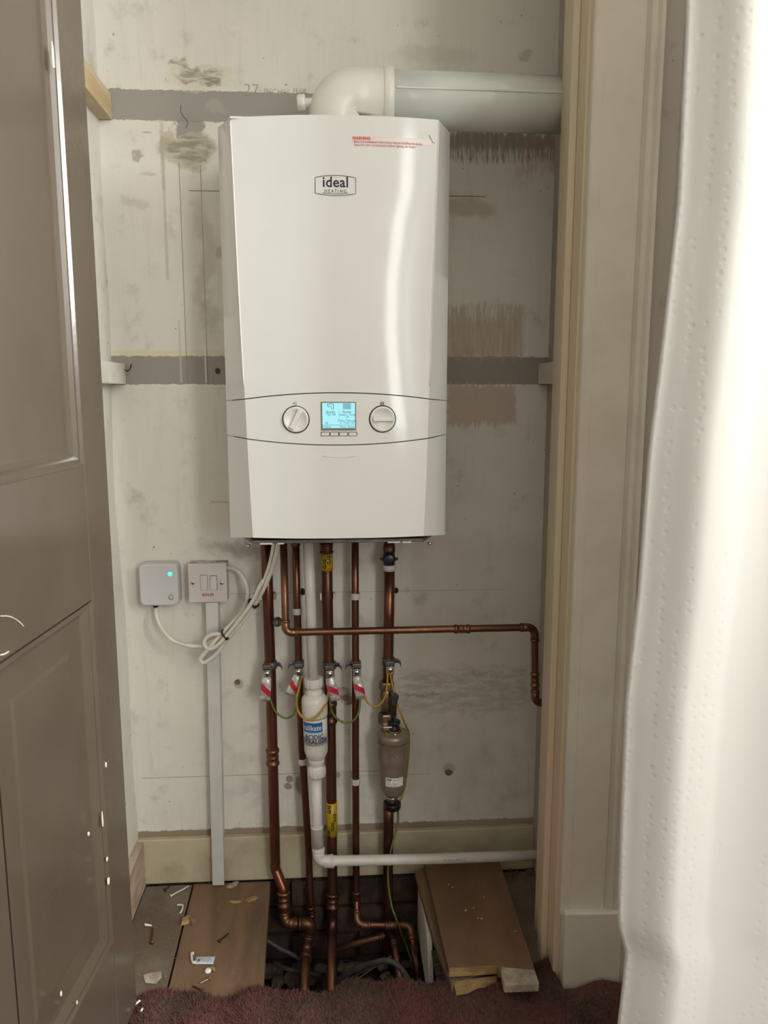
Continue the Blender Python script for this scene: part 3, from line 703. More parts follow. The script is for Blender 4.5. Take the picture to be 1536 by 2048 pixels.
# ---------------------------------------------------------------- pipes
PY = -.045
def pipe(label, pts, r, mat, fr=.018, cat='pipe', name='copper_pipe', fit=(), fitmat=None, elbows=True, ends=None):
    t = thing(name, label, cat, pts[-1])
    path, arcs = fillet(pts, fr)
    MB().tube(path, r, 20).build('pipe_run', mat, t)
    if elbows:
        for a in arcs:
            k = len(a); rr = [r*1.22]+[r*1.12]*(k-2)+[r*1.22]
            mb = MB().tube(a, rr, 20)
            for e, nx_ in ((a[0], a[1]), (a[-1], a[-2])):
                d = (nx_-e).normalized(); mb.tube([e-d*.001, e+d*.0015, e+d*.004, e+d*.0055], [r*1.12, r*1.25, r*1.25, r*1.12], 20)
            mb.build('elbow', fitmat or mat, t)
    for (p0, p1) in fit:
        p0, p1 = Vector(p0), Vector(p1); d = p1-p0
        mb = MB().tube([p0+d*k for k in (0, .04, .12, .2, .24, .47, .5, .53, .76, .8, .88, .96, 1)], [r*k for k in (1.05, 1.25, 1.32, 1.25, 1.13, 1.13, 1.2, 1.13, 1.13, 1.25, 1.32, 1.25, 1.05)], 20)
        mb.build('coupling', fitmat or mat, t)
    return t
R22, R15 = .0112, .0077
def pt(l, Y): return [at(a, b, Y) for a, b in l]
# pipe A, 22 mm, left-most
pA = pt([(532, 1072), (536, 1200), (541, 1340), (545, 1500), (549, 1660), (551, 1738)], PY)+[at(567, 1778, -.06), at(568, 1826, -.07), at(571, 1846, -.075), at(617, 1848, -.085)]
pipe('wide copper pipe, leftmost under the boiler, kinked where it enters the floor', pA, R22, M_cop, .016, fit=[(at(545, 1497, PY), at(545.6, 1530, PY)), (at(567.5, 1783, -.06), at(568, 1815, -.068))], fitmat=M_coplow)
pG = [at(596, 1848, -.083), at(624, 1846, -.085), fl(612, 1895, -.105), fl(607, 1990, -.10)]
pipe('dirty copper pipe running forward under the carpet, left in the floor hole', pG, R22, M_coplow, .02)
# pipe C 15
pC = pt([(591, 1072), (594, 1200), (598, 1340), (604, 1500), (611, 1600), (617, 1700), (621, 1800), (623, 1836)], PY)
pipe('thin copper pipe half hidden behind the white neutraliser bottle', pC, R15, M_cop, fit=[(at(590.8, 1077, PY), at(591.2, 1092, PY)), (at(621, 1812, PY), at(623, 1832, PY))])
# gas pipe D 22
pD = pt([(653, 1072), (655, 1200), (658, 1340), (661, 1440), (663, 1600), (664.5, 1740)], PY)+[at(665, 1800, -.05), fl(665, 1850, -.08), fl(662, 1990, -.09)]
tD = pipe('wide gas pipe with two yellow tape bands, behind the neutraliser outlet', pD, R22, M_copd, .03, fit=[(at(653, 1085, PY), at(653.3, 1106, PY)), (at(660.5, 1402, PY), at(661.3, 1447, PY)), (at(665, 1786, -.049), at(665, 1818, -.058))], elbows=False)
for (a, b, ra, rb) in ((654, 654.6, 1107, 1140), (663.2, 664, 1603, 1669)):
    p0, p1 = at(a, ra, PY), at(b, rb, PY)
    tp = MB().tube([p0, p0.lerp(p1, .5), p1], R22+.0009, 24).build('gas_tape', M_tape, tD)
    L = (p0-p1).length
    items = [(.55, -20), (.95, 25)] if L < .05 else [(.16, 25), (.42, -32), (.68, -10), (.93, 34)]
    for (t_, an) in items:
        c_ = p0.lerp(p1, t_ if L > .05 else t_*.6)
        def fn(x, y, z, c_=c_, an=an):   # text runs downwards along the pipe
            th = math.radians(an)+y/(R22+.0012); return (c_.x+(R22+.0012)*math.sin(-th+math.radians(0)), c_.y-(R22+.0013)*math.cos(th), c_.z+x)
        text_mesh('GAS', .0105, fn, M_ink, 'tape_text', tp, 'CENTER', .0004)
# pipe E 15
pE = pt([(710, 1072), (710.5, 1200), (711, 1340), (711, 1500), (712, 1700), (713, 1800)], PY)+[at(714, 1850, -.073), at(820, 1850, -.080), fl(836, 1954, -.13)]
pipe('thin copper pipe second from right, elbowing right below the floor', pE, R15, M_cop, .016, fit=[(at(712.5, 1782, PY), at(713, 1806, PY)), (at(770, 1851, -.0767), at(795, 1850, -.0784))], fitmat=M_coplow)
# pipe F 22 upper and lower
tF = pipe('wide copper pipe rising from the metal filter into the boiler, upper right', pt([(779, 1140), (778, 1240), (776, 1330), (775, 1385)], PY), R22, M_cop)
pF2 = pt([(784, 1606), (777, 1640), (776, 1740), (777, 1830)], PY)+[at(779, 1905, -.06)]
pipe('wide dark copper pipe dropping from the filter into the floor hole', [at(777, 1604, PY)]+pF2[1:], R22, M_copd)
pipe('bright copper pipe slanting across the bottom of the floor hole', [fl(672, 1898, -.115), fl(786, 1866, -.10), fl(803, 1978, -.13)], R15, M_coplow, .016)
# B 15 mm horizontal relief pipe
BY = -.107
pB = [at(566.5, 1072, -.09), at(571, 1240, BY+.002), at(572, 1265, BY), at(900, 1258, BY), at(1069.5, 1254.5, BY), at(1070.5, 1404, BY), at(1100, 1407, BY+.01)]
tB = pipe('long thin brown pipe crossing in front of the others to right wall', pB, R15*.96, M_copb, .016, fit=[(at(908, 1258, BY), at(940, 1257.6, BY)), (at(1070, 1344, BY), at(1070.3, 1374, BY))])
q = at(556, 1243, BY+.03); MB().lathe([(.010, 0), (.010, .006), (.006, .007), (.006, .014), (.003, .015)], q, (-.25, -1, .1), 12).build('drain_plug', M_zinc, tB)
MB().tube([q, at(568, 1246, BY)], .006, 12).build('plug_stem', M_copb, tB)
# white condensate pipe + neutraliser
WY = -.085
def wpipe(label, pts, **k): return pipe(label, pts, .0108, M_pvc, .014, name='overflow_pipe', **k)
tW = wpipe('upper white plastic drain pipe between the boiler and neutraliser bottle', pt([(616, 1072), (621, 1200), (626, 1358)], WY))
wl1 = [at(632.5, 1552, WY), at(634, 1640, WY), at(638, 1722, WY), at(860, 1718, WY), at(1096, 1709, WY)]
tW2 = pipe('lower white plastic drain pipe turning right along the skirting', wl1, .0110, M_pvc, .016, name='overflow_pipe')
a, b = at(634, 1652, WY), at(635.2, 1692, WY)
MB().tube([a, a.lerp(b, .04), a.lerp(b, .06), b], [.0112, .0140, .0132, .0132], 28).build('coupling', M_pvc, tW2)
a, b = at(648, 1723.5, WY), at(668, 1723, WY)
MB().tube([a, b.lerp(a, .1), b, b+(b-a)*.02], [.0130, .0132, .0140, .0112], 28).build('elbow_socket', M_pvc, tW2)
qq = at(910, 1714, WY-.0118); mkm = pm('grey_ink', (140, 134, 130), None, 10, .6)
def fnp(x, y, z): return (qq.x+x, WY-.0113*math.cos(y/.0113), at(910, 1714.5, WY).z+.0113*math.sin(y/.0113)+x*.006)
text_mesh('21.5mm PVC-C', .0085, fnp, mkm, 'pipe_print', tW2, 'CENTER', .0, sx=.9)
NY = WY-.006; nt = at(627, 1355, NY); nb = at(634, 1548, NY); axn = (nb-nt).normalized(); LN = (nb-nt).length
ne = thing('condensate_neutraliser', 'white plastic bottle with a blue and navy printed label', 'neutraliser bottle', nb)
def sN(px): return (px-1350)/(1548-1350)*LN
rp = lambda rows: [(r, sN(y)) for r, y in rows]
MB().lathe(rp([(.0185, 1350), (.0192, 1352), (.0192, 1366), (.0180, 1369), (.012, 1369)]), nt, axn, 56, lobes=28, amp=-.05).build('compression_nut', M_pvc, ne)
MB().lathe(rp([(.013, 1366), (.0145, 1371), (.0145, 1375), (.0175, 1376), (.0175, 1383), (.014, 1386)]), nt, axn, 36).build('bottle_neck', M_pvc, ne)
body = MB().lathe(rp([(.013, 1381), (.0205, 1384), (.0255, 1390), (.0265, 1396), (.0265, 1423), (.0258, 1426), (.0245, 1426), (.0245, 1496), (.0235, 1502), (.0185, 1512), (.0170, 1514)]), nt, axn, 48).build('bottle_body', M_pvc, ne)
MB().lathe(rp([(.0165, 1512), (.0170, 1517), (.0168, 1524), (.0145, 1527), (.0145, 1531), (.0178, 1532), (.0178, 1536)]), nt, axn, 36).build('bottle_neck', M_pvc, ne)
MB().lathe(rp([(.0178, 1533), (.0190, 1536), (.0190, 1549), (.0175, 1552), (.011, 1552)]), nt, axn, 56, lobes=28, amp=-.05).build('compression_nut', M_pvc, ne)
MB().lathe(rp([(.0249, 1429), (.0249, 1479)]), nt, axn, 48).build('bottle_label', M_paper, ne)
upn = -axn; rtn = Vector((1, 0, 0)); rtn = (rtn-axn*rtn.dot(axn)).normalized(); outn = rtn.cross(upn)
if outn.y > 0: outn = -outn
def cyl(x, row, R_, y=0): 
    c_ = nt+axn*sN(row); th = x/R_; return c_+rtn*(R_*math.sin(th))+outn*(R_*math.cos(th))+upn*y
def patch(x0, x1, r0, r1, R_, mat, nm, par, nx=14):
    V = []; 
    for i in range(nx+1):
        x = x0+(x1-x0)*i/nx; V += [cyl(x, r0, R_), cyl(x, r1, R_)]
    return MB().add(V, [(2*i, 2*i+1, 2*i+3, 2*i+2) for i in range(nx)], 0, True).build(nm, mat, par)
lb = patch(-.030, .0165, 1432.5, 1452, .0252, M_blue, 'label_band', ne)
patch(-.030, .0165, 1453, 1454.5, .0252, M_bluel, 'label_band', ne)
text_mesh('Scalikate', .0165, lambda x, y, z: cyl(x+.0145, 1443, .02545, y), M_paper, 'label_text', ne, 'RIGHT', .0001, sx=.82).location = (0, 0, 0)
text_mesh('ACIDIC', .0138, lambda x, y, z: cyl(x-.0235, 1461.5, .02545, y), M_navyink, 'label_text', ne, 'LEFT', .0003, sx=.92)
text_mesh('NEUTRALISER', .0132, lambda x, y, z: cyl(x+.0275, 1471, .02545, y), M_navyink, 'label_text', ne, 'RIGHT', .0003, sx=.92)
text_mesh('for condensing boilers and appliances', .0042, lambda x, y, z: cyl(x, 1477.5, .02545, y), M_navyink, 'label_text', ne, 'CENTER', 0, sx=.72)

# ---------------------------------------------------------------- drain valve and filter on the right pipe
dv = thing('drain_valve', 'brass fitting with a round black cap just under boiler, far right', 'valve', at(779, 1140, PY))
p0, p1 = at(778, 1072, PY), at(779, 1133, PY)
MB().tube([p0, p0.lerp(p1, .3), p0.lerp(p1, .32), p0.lerp(p1, .5), p0.lerp(p1, .55), p0.lerp(p1, .75), p0.lerp(p1, .95)], [.0112, .0112, .0125, .0125, .0115, .0120, .0105], 24).build('valve_body', M_copd, dv)
q = at(778, 1117, PY-.014)
cp = MB().lathe([(.010, .012), (.0135, .010), (.0135, -.008), (.0125, -.011), (.009, -.013), (0, -.013)], q, (0, 1, 0), 28, lobes=14, amp=-.03).build('valve_cap', M_navy, dv)
MB().box(q.x-.0185, q.x+.0185, q.y-.004, q.y+.004, q.z-.0035, q.z+.0015).build('cap_lug', M_navy, cp, bevel=.0012)
p2, p3 = at(779, 1129, PY), at(779, 1141, PY); MB().tube([p2, p3], [.0135, .0125], 24).build('collar', M_greyplas, dv)
# isolating valve
iv = thing('isolating_valve', 'nickel ball valve with black lever above the metal filter', 'valve', at(770, 1450, PY))
v0 = at(773, 1362, PY)
MB().lathe([(.0155, 0), (.0165, -.003), (.0165, -.016), (.014, -.019), (.0125, -.019)], v0, (0, 0, 1), 6, sm=False).build('hex_nut', M_brass, iv, bevel=.001)
MB().lathe([(.0125, -.016), (.0135, -.022), (.0150, -.032), (.0135, -.042), (.0125, -.052), (.0125, -.066)], v0, (0, 0, 1), 24).build('valve_body', M_brass, iv)
v1 = at(772, 1425, PY)
MB().lathe([(.0165, 0), (.0175, -.003), (.0175, -.022), (.0150, -.026)], v1, (0, 0, 1), 6, sm=False, ref=(.5, 1, 0)).build('hex_nut', M_brass, iv, bevel=.001)
q = at(785, 1392, PY-.014)
MB().lathe([(.0045, .012), (.0045, -.006), (.006, -.006), (.006, -.009), (0, -.009)], q, (0, 1, 0), 12).build('valve_stem', M_brass, iv)
lv = [at(784, 1383, PY-.022), at(790, 1392, PY-.024), at(788, 1410, PY-.026), at(788, 1436, PY-.026)]
mb = MB(); V = []
for i, (p, w_) in enumerate(zip(lv, (.005, .0085, .006, .0050))):
    V += [p+Vector((-w_, -.002, 0)), p+Vector((w_, -.002, 0)), p+Vector((w_, .003, 0)), p+Vector((-w_, .003, 0))]
F = [(0, 1, 2, 3), (15, 14, 13, 12)]
for i in range(3):
    for j in range(4): F.append((4*i+j, 4*i+(j+1) % 4, 4*i+4+(j+1) % 4, 4*i+4+j))
MB().add(V, F).build('lever', M_black, iv, bevel=.0015)
# filter
GY = -.062; ft = at(788, 1462, GY); fb = at(786, 1592, GY); LF = ft.z-fb.z
fi = thing('magnetic_filter', 'taupe metal bottle-shaped system filter with embossed wording and white sticker', 'boiler filter', fb)
k_ = lambda r_: (1592-r_)/(130)*LF
RF = .0335
fbody = MB().lathe([(0, k_(1591)), (.012, k_(1590)), (.020, k_(1586)), (.0262, k_(1576)), (.0286, k_(1564)), (.0286, k_(1532)), (.0298, k_(1524)), (.0326, k_(1514)), (.0330, k_(1506)), (.0330, k_(1479)), (.0340, k_(1478)), (.0340, k_(1469)), (.0330, k_(1465.5)), (.028, k_(1463)), (0, k_(1461))], fb, (0, 0, 1), 56).build('filter_body', M_filter, fi)
MB().lathe([(.0334, k_(1479.6)), (.0334, k_(1478.8))], fb, (0, 0, 1), 56).build('groove_ring', M_dark, fi)
def fcyl(x, y, R_, row): 
    th = x/R_; return Vector((fb.x+R_*math.sin(th), fb.y-R_*math.cos(th), fb.z+k_(row)+y))
text_mesh('ideal', .022, lambda x, y, z: fcyl(x+.007, y, .0330+z, 1497), M_filter, 'embossed_wording', fi, 'CENTER', .0004, extrude=.0022, sx=.9)
V = []
for i in range(13):
    x = -.0185+.040*i/12; V += [fcyl(x, .0102, .0290, 1552), fcyl(x, -.0095, .0290, 1552)]
stk = MB().add(V, [(2*i, 2*i+1, 2*i+3, 2*i+2) for i in range(12)], 0, True).build('sticker', M_paper, fi)
for t_, yo, s_, al in (('ideal', .0065, .006, 'LEFT'), ('HEATING', .0055, .0036, 'LEFT'), ('Filter', .001, .0042, 'LEFT'), ('System 22mm', -.003, .0042, 'LEFT'), ('see instructions', -.0068, .0036, 'LEFT')):
    xo = -.0165 if t_ != 'HEATING' else -.0025
    text_mesh(t_, s_, lambda x, y, z, xo=xo, yo=yo: fcyl(x+xo, y+yo, .0292, 1552), M_ink, 'sticker_text', stk, al, .0002 if t_ == 'ideal' else 0)
fc = Vector((ft.x, ft.y, fb.z+k_(1462)))
MB().lathe([(.0, .004), (.013, .004), (.015, .002), (.015, 0)], fc, (0, 0, 1), 32).build('top_boss', M_brass, fi)
mb = MB().lathe([(.0235, -.0045), (.0215, -.0012), (.0185, .0004), (.0185, -.004)], fc, (0, 0, 1), 40); mb.build('printed_ring', M_yel, fi)
MB().lathe([(.006, 0), (.0125, .003), (.0125, .007), (.007, .009), (.007, .013), (.0128, .0145), (.0135, .019), (.0128, .021), (0, .021)], fc+Vector((0, -.002, .003)), (0, 0, 1), 28).build('cap_knob', M_navy, fi)
MB().lathe([(.0045, -.012), (.0045, .0), (.003, .001), (.003, .003), (.0042, .005), (.003, .0085), (0, .009)], fc+Vector((.001, -.019, -.0035)), (0, -.35, 1), 16).build('bleed_nipple', M_chrome, fi)
MB().box(at(764, 1445, GY).x, fc.x, GY-.008, GY+.012, fc.z+.002, fc.z+.014).build('inlet_arm', M_brass, fi, bevel=.003)
MB().lathe([(.013, 0), (.013, -.004), (.0105, -.006), (.0105, -.013)], (fb.x-.002, GY, fb.z+.001), (0, 0, 1), 24).build('outlet_nut', M_chrome, fi)
MB().lathe([(.0175, 0), (.0185, -.002), (.0185, -.011), (.0165, -.014)], at(785, 1605, -.055), (0, 0, 1), 28, lobes=14, amp=-.04).build('outlet_collar', M_black, fi)

# ---------------------------------------------------------------- pipe clips
def clip_proto():
    t = thing('pipe_clip', '', 'pipe clip', (0, 0, 0), 'plastic pipe clips on the wall')
    pr = []
    for i in range(15):
        a = math.radians(-30+240*i/14); pr.append((.0098*math.cos(a), .0098*math.sin(a)))
    for i in range(15):
        a = math.radians(210-240*i/14); pr.append((.0080*math.cos(a), .0080*math.sin(a)))
    pr = [(x, -y) for x, y in pr]
    MB().prism(pr, -.0065, .0065).build('clip_ring', M_trunk, t, bevel=.0004)
    MB().box(-.005, .005, .0085, .045, -.0055, .0055).build('clip_foot', M_trunk, t, bevel=.0006)
    return t
cl = clip_proto(); cl.location = at(711, 1192, PY); cl['label'] = 'grey clip ring on thin pipe second from right, just above the crossing pipe'
dup(cl, at(594.5, 1222, PY), 'grey clip ring on thin pipe left of the white drain pipe, above crossing pipe')
dup(cl, at(605, 1522, PY), 'pale clip ring on thin pipe beside bottom of the white bottle')
dup(cl, at(711.5, 1562, PY), 'pale clip ring low on the thin pipe second from right')
def open_clip(p, lab):
    t = thing('open_pipe_clip', lab, 'pipe clip', p, 'open plastic clips behind the wide pipes')
    MB().box(p.x-.006, p.x+.006, p.y+.0115, -.0004, p.z-.006, p.z+.006).build('clip_foot', M_palewood, t, bevel=.0006)
    for s_ in (-1, 1):
        pr = [(p.x+s_*.0118, p.y+.004), (p.x+s_*.0118, p.y-.006), (p.x+s_*.0150, p.y-.0075), (p.x+s_*.0165, p.y+.006), (p.x+s_*.008, p.y+.0145), (p.x+s_*.006, p.y+.012)]
        MB().prism(pr, p.z-.007, p.z+.007).build('clip_jaw', M_palewood, t, bevel=.0005)
open_clip(at(536, 1192, PY), 'white open clip gripping the leftmost wide copper pipe')
open_clip(at(655, 1192, PY), 'white open clip gripping the yellow taped gas pipe')

# ---------------------------------------------------------------- earth clamps
def clamp(px, py, r, tagrot, tagscale, lab, tail=1, hastag=True, sx=0):
    p = at(px, py, PY); t = thing('earth_clamp', lab, 'earth clamp', p, 'earth bonding clamps on the pipes')
    V = []; F = []; mb = MB()
    R_ = r+.0015
    mb.lathe([(R_, -.0075), (R_+.0012, -.007), (R_+.0012, .007), (R_, .0075)], p, (0, 0, 1), 28); mb.build('strap', M_zinc, t)
    c_ = Vector((p.x+sx, p.y-r-.004, p.z)); MB().box(c_.x-.0095, c_.x+.0095, c_.y-.006, c_.y+.004, c_.z-.006, c_.z+.006).build('bracket', M_zinc, t, bevel=.0015)
    # curled strap tail
    pts = [(p.x+tail*(R_*.8), p.y-R_*.5, p.z+.002), (p.x+tail*(R_+.005), p.y-R_*.8, p.z+.004), (p.x+tail*(R_+.010), p.y-R_, p.z+.002), (p.x+tail*(R_+.013), p.y-R_*.9, p.z-.006)]
    pp = smooth(pts, 5); mb = MB(); V = []
    for q in pp: V += [q+Vector((0, 0, -.0045)), q+Vector((0, 0, .0045)), q+Vector((0, -.0008, .0045)), q+Vector((0, -.0008, -.0045))]
    F = [(0, 1, 2, 3), tuple(len(V)-4+j for j in (3, 2, 1, 0))]
    for i in range(len(pp)-1):
        for j in range(4): F.append((4*i+j, 4*i+(j+1) % 4, 4*i+4+(j+1) % 4, 4*i+4+j))
    mb.add(V, F, 0, True); mb.build('strap_tail', M_zinc, t)
    s0 = Vector((c_.x, c_.y-.006, c_.z-.012))
    MB().box(s0.x-.0085, s0.x+.0085, s0.y, s0.y+.004, s0.z-.011, s0.z+.011).build('lug_plate', M_chrome, t, bevel=.0015)
    sc = MB().lathe([(.0062, .001), (.0062, -.0025), (.0048, -.0042), (0, -.0044)], s0, (0, 1, 0), 20).build('clamp_screw', M_chrome, t)
    MB().box(s0.x-.0046, s0.x+.0046, s0.y-.0052, s0.y-.0040, s0.z-.0008, s0.z+.0008).build('screw_slot', M_dark, sc)
    if hastag:
        th = math.radians(tagrot); ux = Vector((math.cos(th), 0, math.sin(th))); uz = Vector((math.sin(th), .0, -math.cos(th)))
        L = .052*tagscale; W = .0106; o_ = s0+Vector((0, -.003, -.007)); rows_ = 10; V = []; F = []; mis = []
        for i in range(rows_+1):
            tt = i/rows_; bend = -.004*math.sin(tt*3.0)+.0012*math.sin(i*1.9+px)
            for j in range(-1, 2): V.append(o_+uz*(L*tt)+ux*(W*j*(.85+.15*min(1, tt*3)))+Vector((0, bend-.0012*abs(j)*math.sin(i+px), 0)))
        mb = MB()
        for i in range(rows_):
            for j in range(2): a = i*3+j; F.append((a, a+1, a+4, a+3))
        mb.add(V, F, 0, True); tg = mb.build('warning_tag', M_foil, t)
        sd = tg.modifiers.new('thick', 'SOLIDIFY'); sd.thickness = .0004
        S2 = []
        for (j, tt) in ((-1, .22), (1, .52), (1, .80), (-1, .48)):
            bend = -.004*math.sin(tt*3.0); S2.append(o_+uz*(L*tt)+ux*(W*j*.97)+Vector((0, bend-.0022, 0)))
        st = MB().add(S2+[v+Vector((0, .0004, 0)) for v in S2], [(0, 1, 2, 3), (7, 6, 5, 4), (0, 4, 5, 1), (1, 5, 6, 2), (2, 6, 7, 3), (3, 7, 4, 0)]).build('red_stripe', M_tagred, tg)
        g_ = M_line
        for (lo, hi) in ((.84, .97),):
            for k2 in range(3):
                tt = lo+(hi-lo)*k2/2.2; a_ = o_+uz*(L*tt)+ux*(-W*.8)+Vector((0, -.0028, 0)); b_ = o_+uz*(L*tt)+ux*(W*(.2+.3*(k2 == 0)))+Vector((0, -.0028, 0))
                MB().tube([a_, b_], .00035, 5).build('tag_print', M_line, tg)
    return s0
s1 = clamp(541, 1329, R22, -6, 1, 'earth clamp with tag on the leftmost wide copper pipe', 1, sx=-.006)
s2 = clamp(598, 1327, R15, -24, .9, 'earth clamp with crumpled tag just left of the white drain pipe', -1, sx=-.001)
s3 = clamp(659, 1330, R22, 14, 1, 'earth clamp with tag on the yellow taped gas pipe', 1, sx=.0)
s4 = clamp(712, 1328, R15, 10, 1, 'earth clamp with tag on thin pipe second from right', -1, sx=.001)
s5 = clamp(777, 1322, R22, 0, 1, 'earth clamp without a tag on wide pipe above the filter', 1, hastag=False, sx=.002)
q = at(778, 1349, PY-.016); 

def wire(label, pts, r, mat, name='earth_wire', cat='wire', k=8, n=10, grp=None):
    o = MB().tube(smooth(pts, k), r, n).build(name, mat); return tag(o, label, cat, grp)
W1, W2 = PY-.022, PY-.030
wire('green earth wire loop between the two leftmost clamps', [at(538, 1375, W1), at(541, 1400, W1), at(552, 1424, W1), at(570, 1436, W1), at(586, 1429, W1), at(595, 1405, W1+.004), at(600, 1370, W1+.002), at(601, 1352, W1)], .0021, M_green, grp='earth wires between the clamps')
wire('yellow earth wire loop hanging in front of the white bottle', [at(604, 1352, W2), at(599, 1372, W2), at(593, 1400, W2-.010), at(597, 1424, WY-.036), at(614, 1440, WY-.040), at(633, 1434, WY-.040), at(648, 1415, WY-.030), at(655, 1395, W2), at(657, 1372, W2+.006)], .0023, M_gold, grp='earth wires between the clamps')
wire('green earth wire loop right of the bottle, below the gas pipe clamp', [at(659, 1372, W1), at(659, 1400, W1), at(666, 1428, W1), at(685, 1444, W1), at(704, 1443, W1), at(717, 1425, W1), at(720, 1395, PY-.014), at(718, 1365, PY-.011)], .0023, M_green, grp='earth wires between the clamps')
wire('short yellow earth wire loop joining the two rightmost clamps', [at(724, 1375, W1), at(729, 1395, W1), at(742, 1411, W1), at(757, 1411, W1-.004), at(769, 1396, W1-.004), at(774, 1372, W1-.004), at(775.5, 1346, W1-.004)], .0021, M_gold, grp='earth wires between the clamps')
wire('yellow earth wire running down right behind the metal filter', [at(780, 1346, W1), at(785, 1372, W1), at(794, 1405, W1), at(805, 1435, W1), at(812, 1452, W1+.02), at(818, 1470, -.02), at(816, 1520, -.014), at(808, 1580, -.014), at(795, 1612, -.03)], .0022, M_gold)
wire('green and yellow earth wire trailing from the filter into the hole', [at(795, 1608, -.05), at(796, 1640, -.055), at(791, 1665, -.062), at(782, 1700, -.066), at(776, 1735, -.066), at(777, 1770, -.075), at(783, 1810, -.090), at(793, 1840, -.102), fl(812, 1890, -.12), fl(830, 1940, -.13), fl(838, 1965, -.14)], .0022, M_green)

# ---------------------------------------------------------------- receiver box, fused spur, trunking
RY = -.034
a, b = at(275, 1128, RY), at(359, 1212, RY)
rc = thing('wireless_receiver', 'rounded pale grey plastic receiver box with green light', 'receiver box', ((a.x+b.x)/2, -.0, b.z))
MB().prism(rrect(a.x, b.x, b.z, a.z, .012), RY+.004, -.0006, 'y', sm=True).build('back_shell', M_greyplas, rc, bevel=.004, seg=4)
MB().prism(rrect(a.x+.0008, b.x-.0008, b.z+.0008, a.z-.0008, .012, 8), RY, RY+.009, 'y', sm=True).build('front_cover', M_greyplas, rc, bevel=.004, seg=4)
q = at(340, 1148, RY); MB().lathe([(.0044, .001), (.0044, -.0004), (0, -.0006)], (q.x, RY, q.z), (0, 1, 0), 24).build('status_light', M_led, rc)
q = at(342, 1195, RY); MB().lathe([(.0052, .001), (.0052, -.0006), (.0044, -.0006), (.0044, .0002)], (q.x, RY, q.z), (0, 1, 0), 28).build('button_ring', M_line, rc)
MB().lathe([(.0040, .001), (.0040, -.0010), (0, -.0012)], (q.x, RY, q.z), (0, 1, 0), 28).build('reset_button', M_greyplas, rc)
MB().tube([(q.x-.0012, RY-.0002, q.z+.0078), (q.x, RY-.0002, q.z+.0090), (q.x+.0012, RY-.0002, q.z+.0078), (q.x, RY-.0002, q.z+.0070)], .0003, 6, closed=True).build('button_mark', M_line, rc)
q = at(312, 1215, -.02); MB().box(q.x-.0042, q.x+.0042, -.026, -.014, b.z-.005, b.z+.002).build('cable_entry', M_black, rc)
SY = -.036
a, b = at(375, 1128, SY), at(455, 1204, SY)
sp = thing('fused_spur', 'square white fused switch plate marked BOILER in red', 'switch', ((a.x+b.x)/2, 0, b.z))
dirt = NT('back_box_plastic'); xx, yy_, zz_ = dirt.xyz(); dm = dirt.ramp(dirt.noise(50, 5, .7, sc3=(1, 1, .3)), .42, .62); top = dirt.ramp(zz_, a.z-.004, a.z-.001)
mbk = dirt.fin(dirt.mix(dirt.m('MULTIPLY', dm, top), lin((200, 194, 188)), lin((84, 74, 64))), .5)
MB().box(a.x+.0005, b.x-.0005, SY+.006, -.0006, b.z+.0005, a.z-.0005).build('back_box', mbk, sp, bevel=.001)
plt = MB().prism(rrect(a.x, b.x, b.z, a.z, .003), SY, SY+.008, 'y').build('switch_plate', M_spur, sp, bevel=.0015, seg=3)
def sbox(px0, py0, px1, py1, d0, d1, nm, mt, par, bv=.0008):
    u, v = at(px0, py0, SY), at(px1, py1, SY); return MB().box(u.x, v.x, SY-d1, SY-d0+.002, v.z, u.z).build(nm, mt, par, bevel=bv)
s_ = sbox(400, 1150, 416, 1180, 0, .0002, 'fuse_gap', M_line, sp, 0); sbox(401, 1151, 415.3, 1179.4, 0, .0022, 'fuse_carrier', M_spur, sp)
sbox(419.5, 1151, 435, 1179.5, 0, .0003, 'switch_gap', M_line, sp, 0)
u, v = at(420.5, 1152.5, SY), at(434, 1178.5, SY)
MB().prism([(SY+.001, u.z), (SY-.0010, u.z), (SY-.0045, v.z), (SY+.001, v.z)], u.x, v.x, 'x').build('rocker_switch', M_spur, sp, bevel=.0005)
for px in (385, 443.5):
    q = at(px, 1166, SY); sc = MB().lathe([(.0042, .001), (.0042, -.0008), (.0030, -.0014), (0, -.0015)], (q.x, SY, q.z), (0, 1, 0), 20).build('plate_screw', M_chrome, sp)
    MB().box(q.x-.0032, q.x+.0032, SY-.0019, SY-.0012, q.z-.0005, q.z+.0005).build('screw_slot', M_dark, sc)
q = at(416, 1189.5, SY); text_mesh('BOILER', .0072, lambda x, y, z: (q.x+x, SY-.0004, q.z+y), pm('deep_red_print', (176, 40, 34), None, 10, .5), 'switch_wording', sp, 'CENTER', .0002, space=1.1, sx=.95)
TY = -.032; t0, t1 = at(423.5, 1205, TY), at(436.5, 1771, TY)
tk = thing('cable_trunking', 'narrow white plastic trunking running down from the switch to floor', 'trunking', (t1.x, 0, t1.z))
def tbox(mb, h, y0, y1):
    V = [(t.x+s_*h, y, t.z) for t in (t0, t1) for s_ in (-1, 1) for y in (y0, y1)]
    mb.add(V, [(0, 1, 3, 2), (4, 6, 7, 5), (0, 4, 5, 1), (2, 3, 7, 6), (0, 2, 6, 4), (1, 5, 7, 3)])
t1.z = max(t1.z, .0225)
tbox(mb := MB(), .0118, TY+.003, -.0155); _v = [Vector(p) for p in mb.v]; mb.build('channel', M_trunk, tk, bevel=.001)
kk = (t0.z-zs-.002)/(t0.z-t1.z); tm = t0.lerp(t1, kk); V = [(t.x+s_*.0118, y, t.z) for t in (t0, tm) for s_ in (-1, 1) for y in (-.0155, -.0004)]
MB().add(V, [(0, 1, 3, 2), (4, 6, 7, 5), (0, 4, 5, 1), (2, 3, 7, 6), (0, 2, 6, 4), (1, 5, 7, 3)]).build('backing_strip', M_trunk, tk)
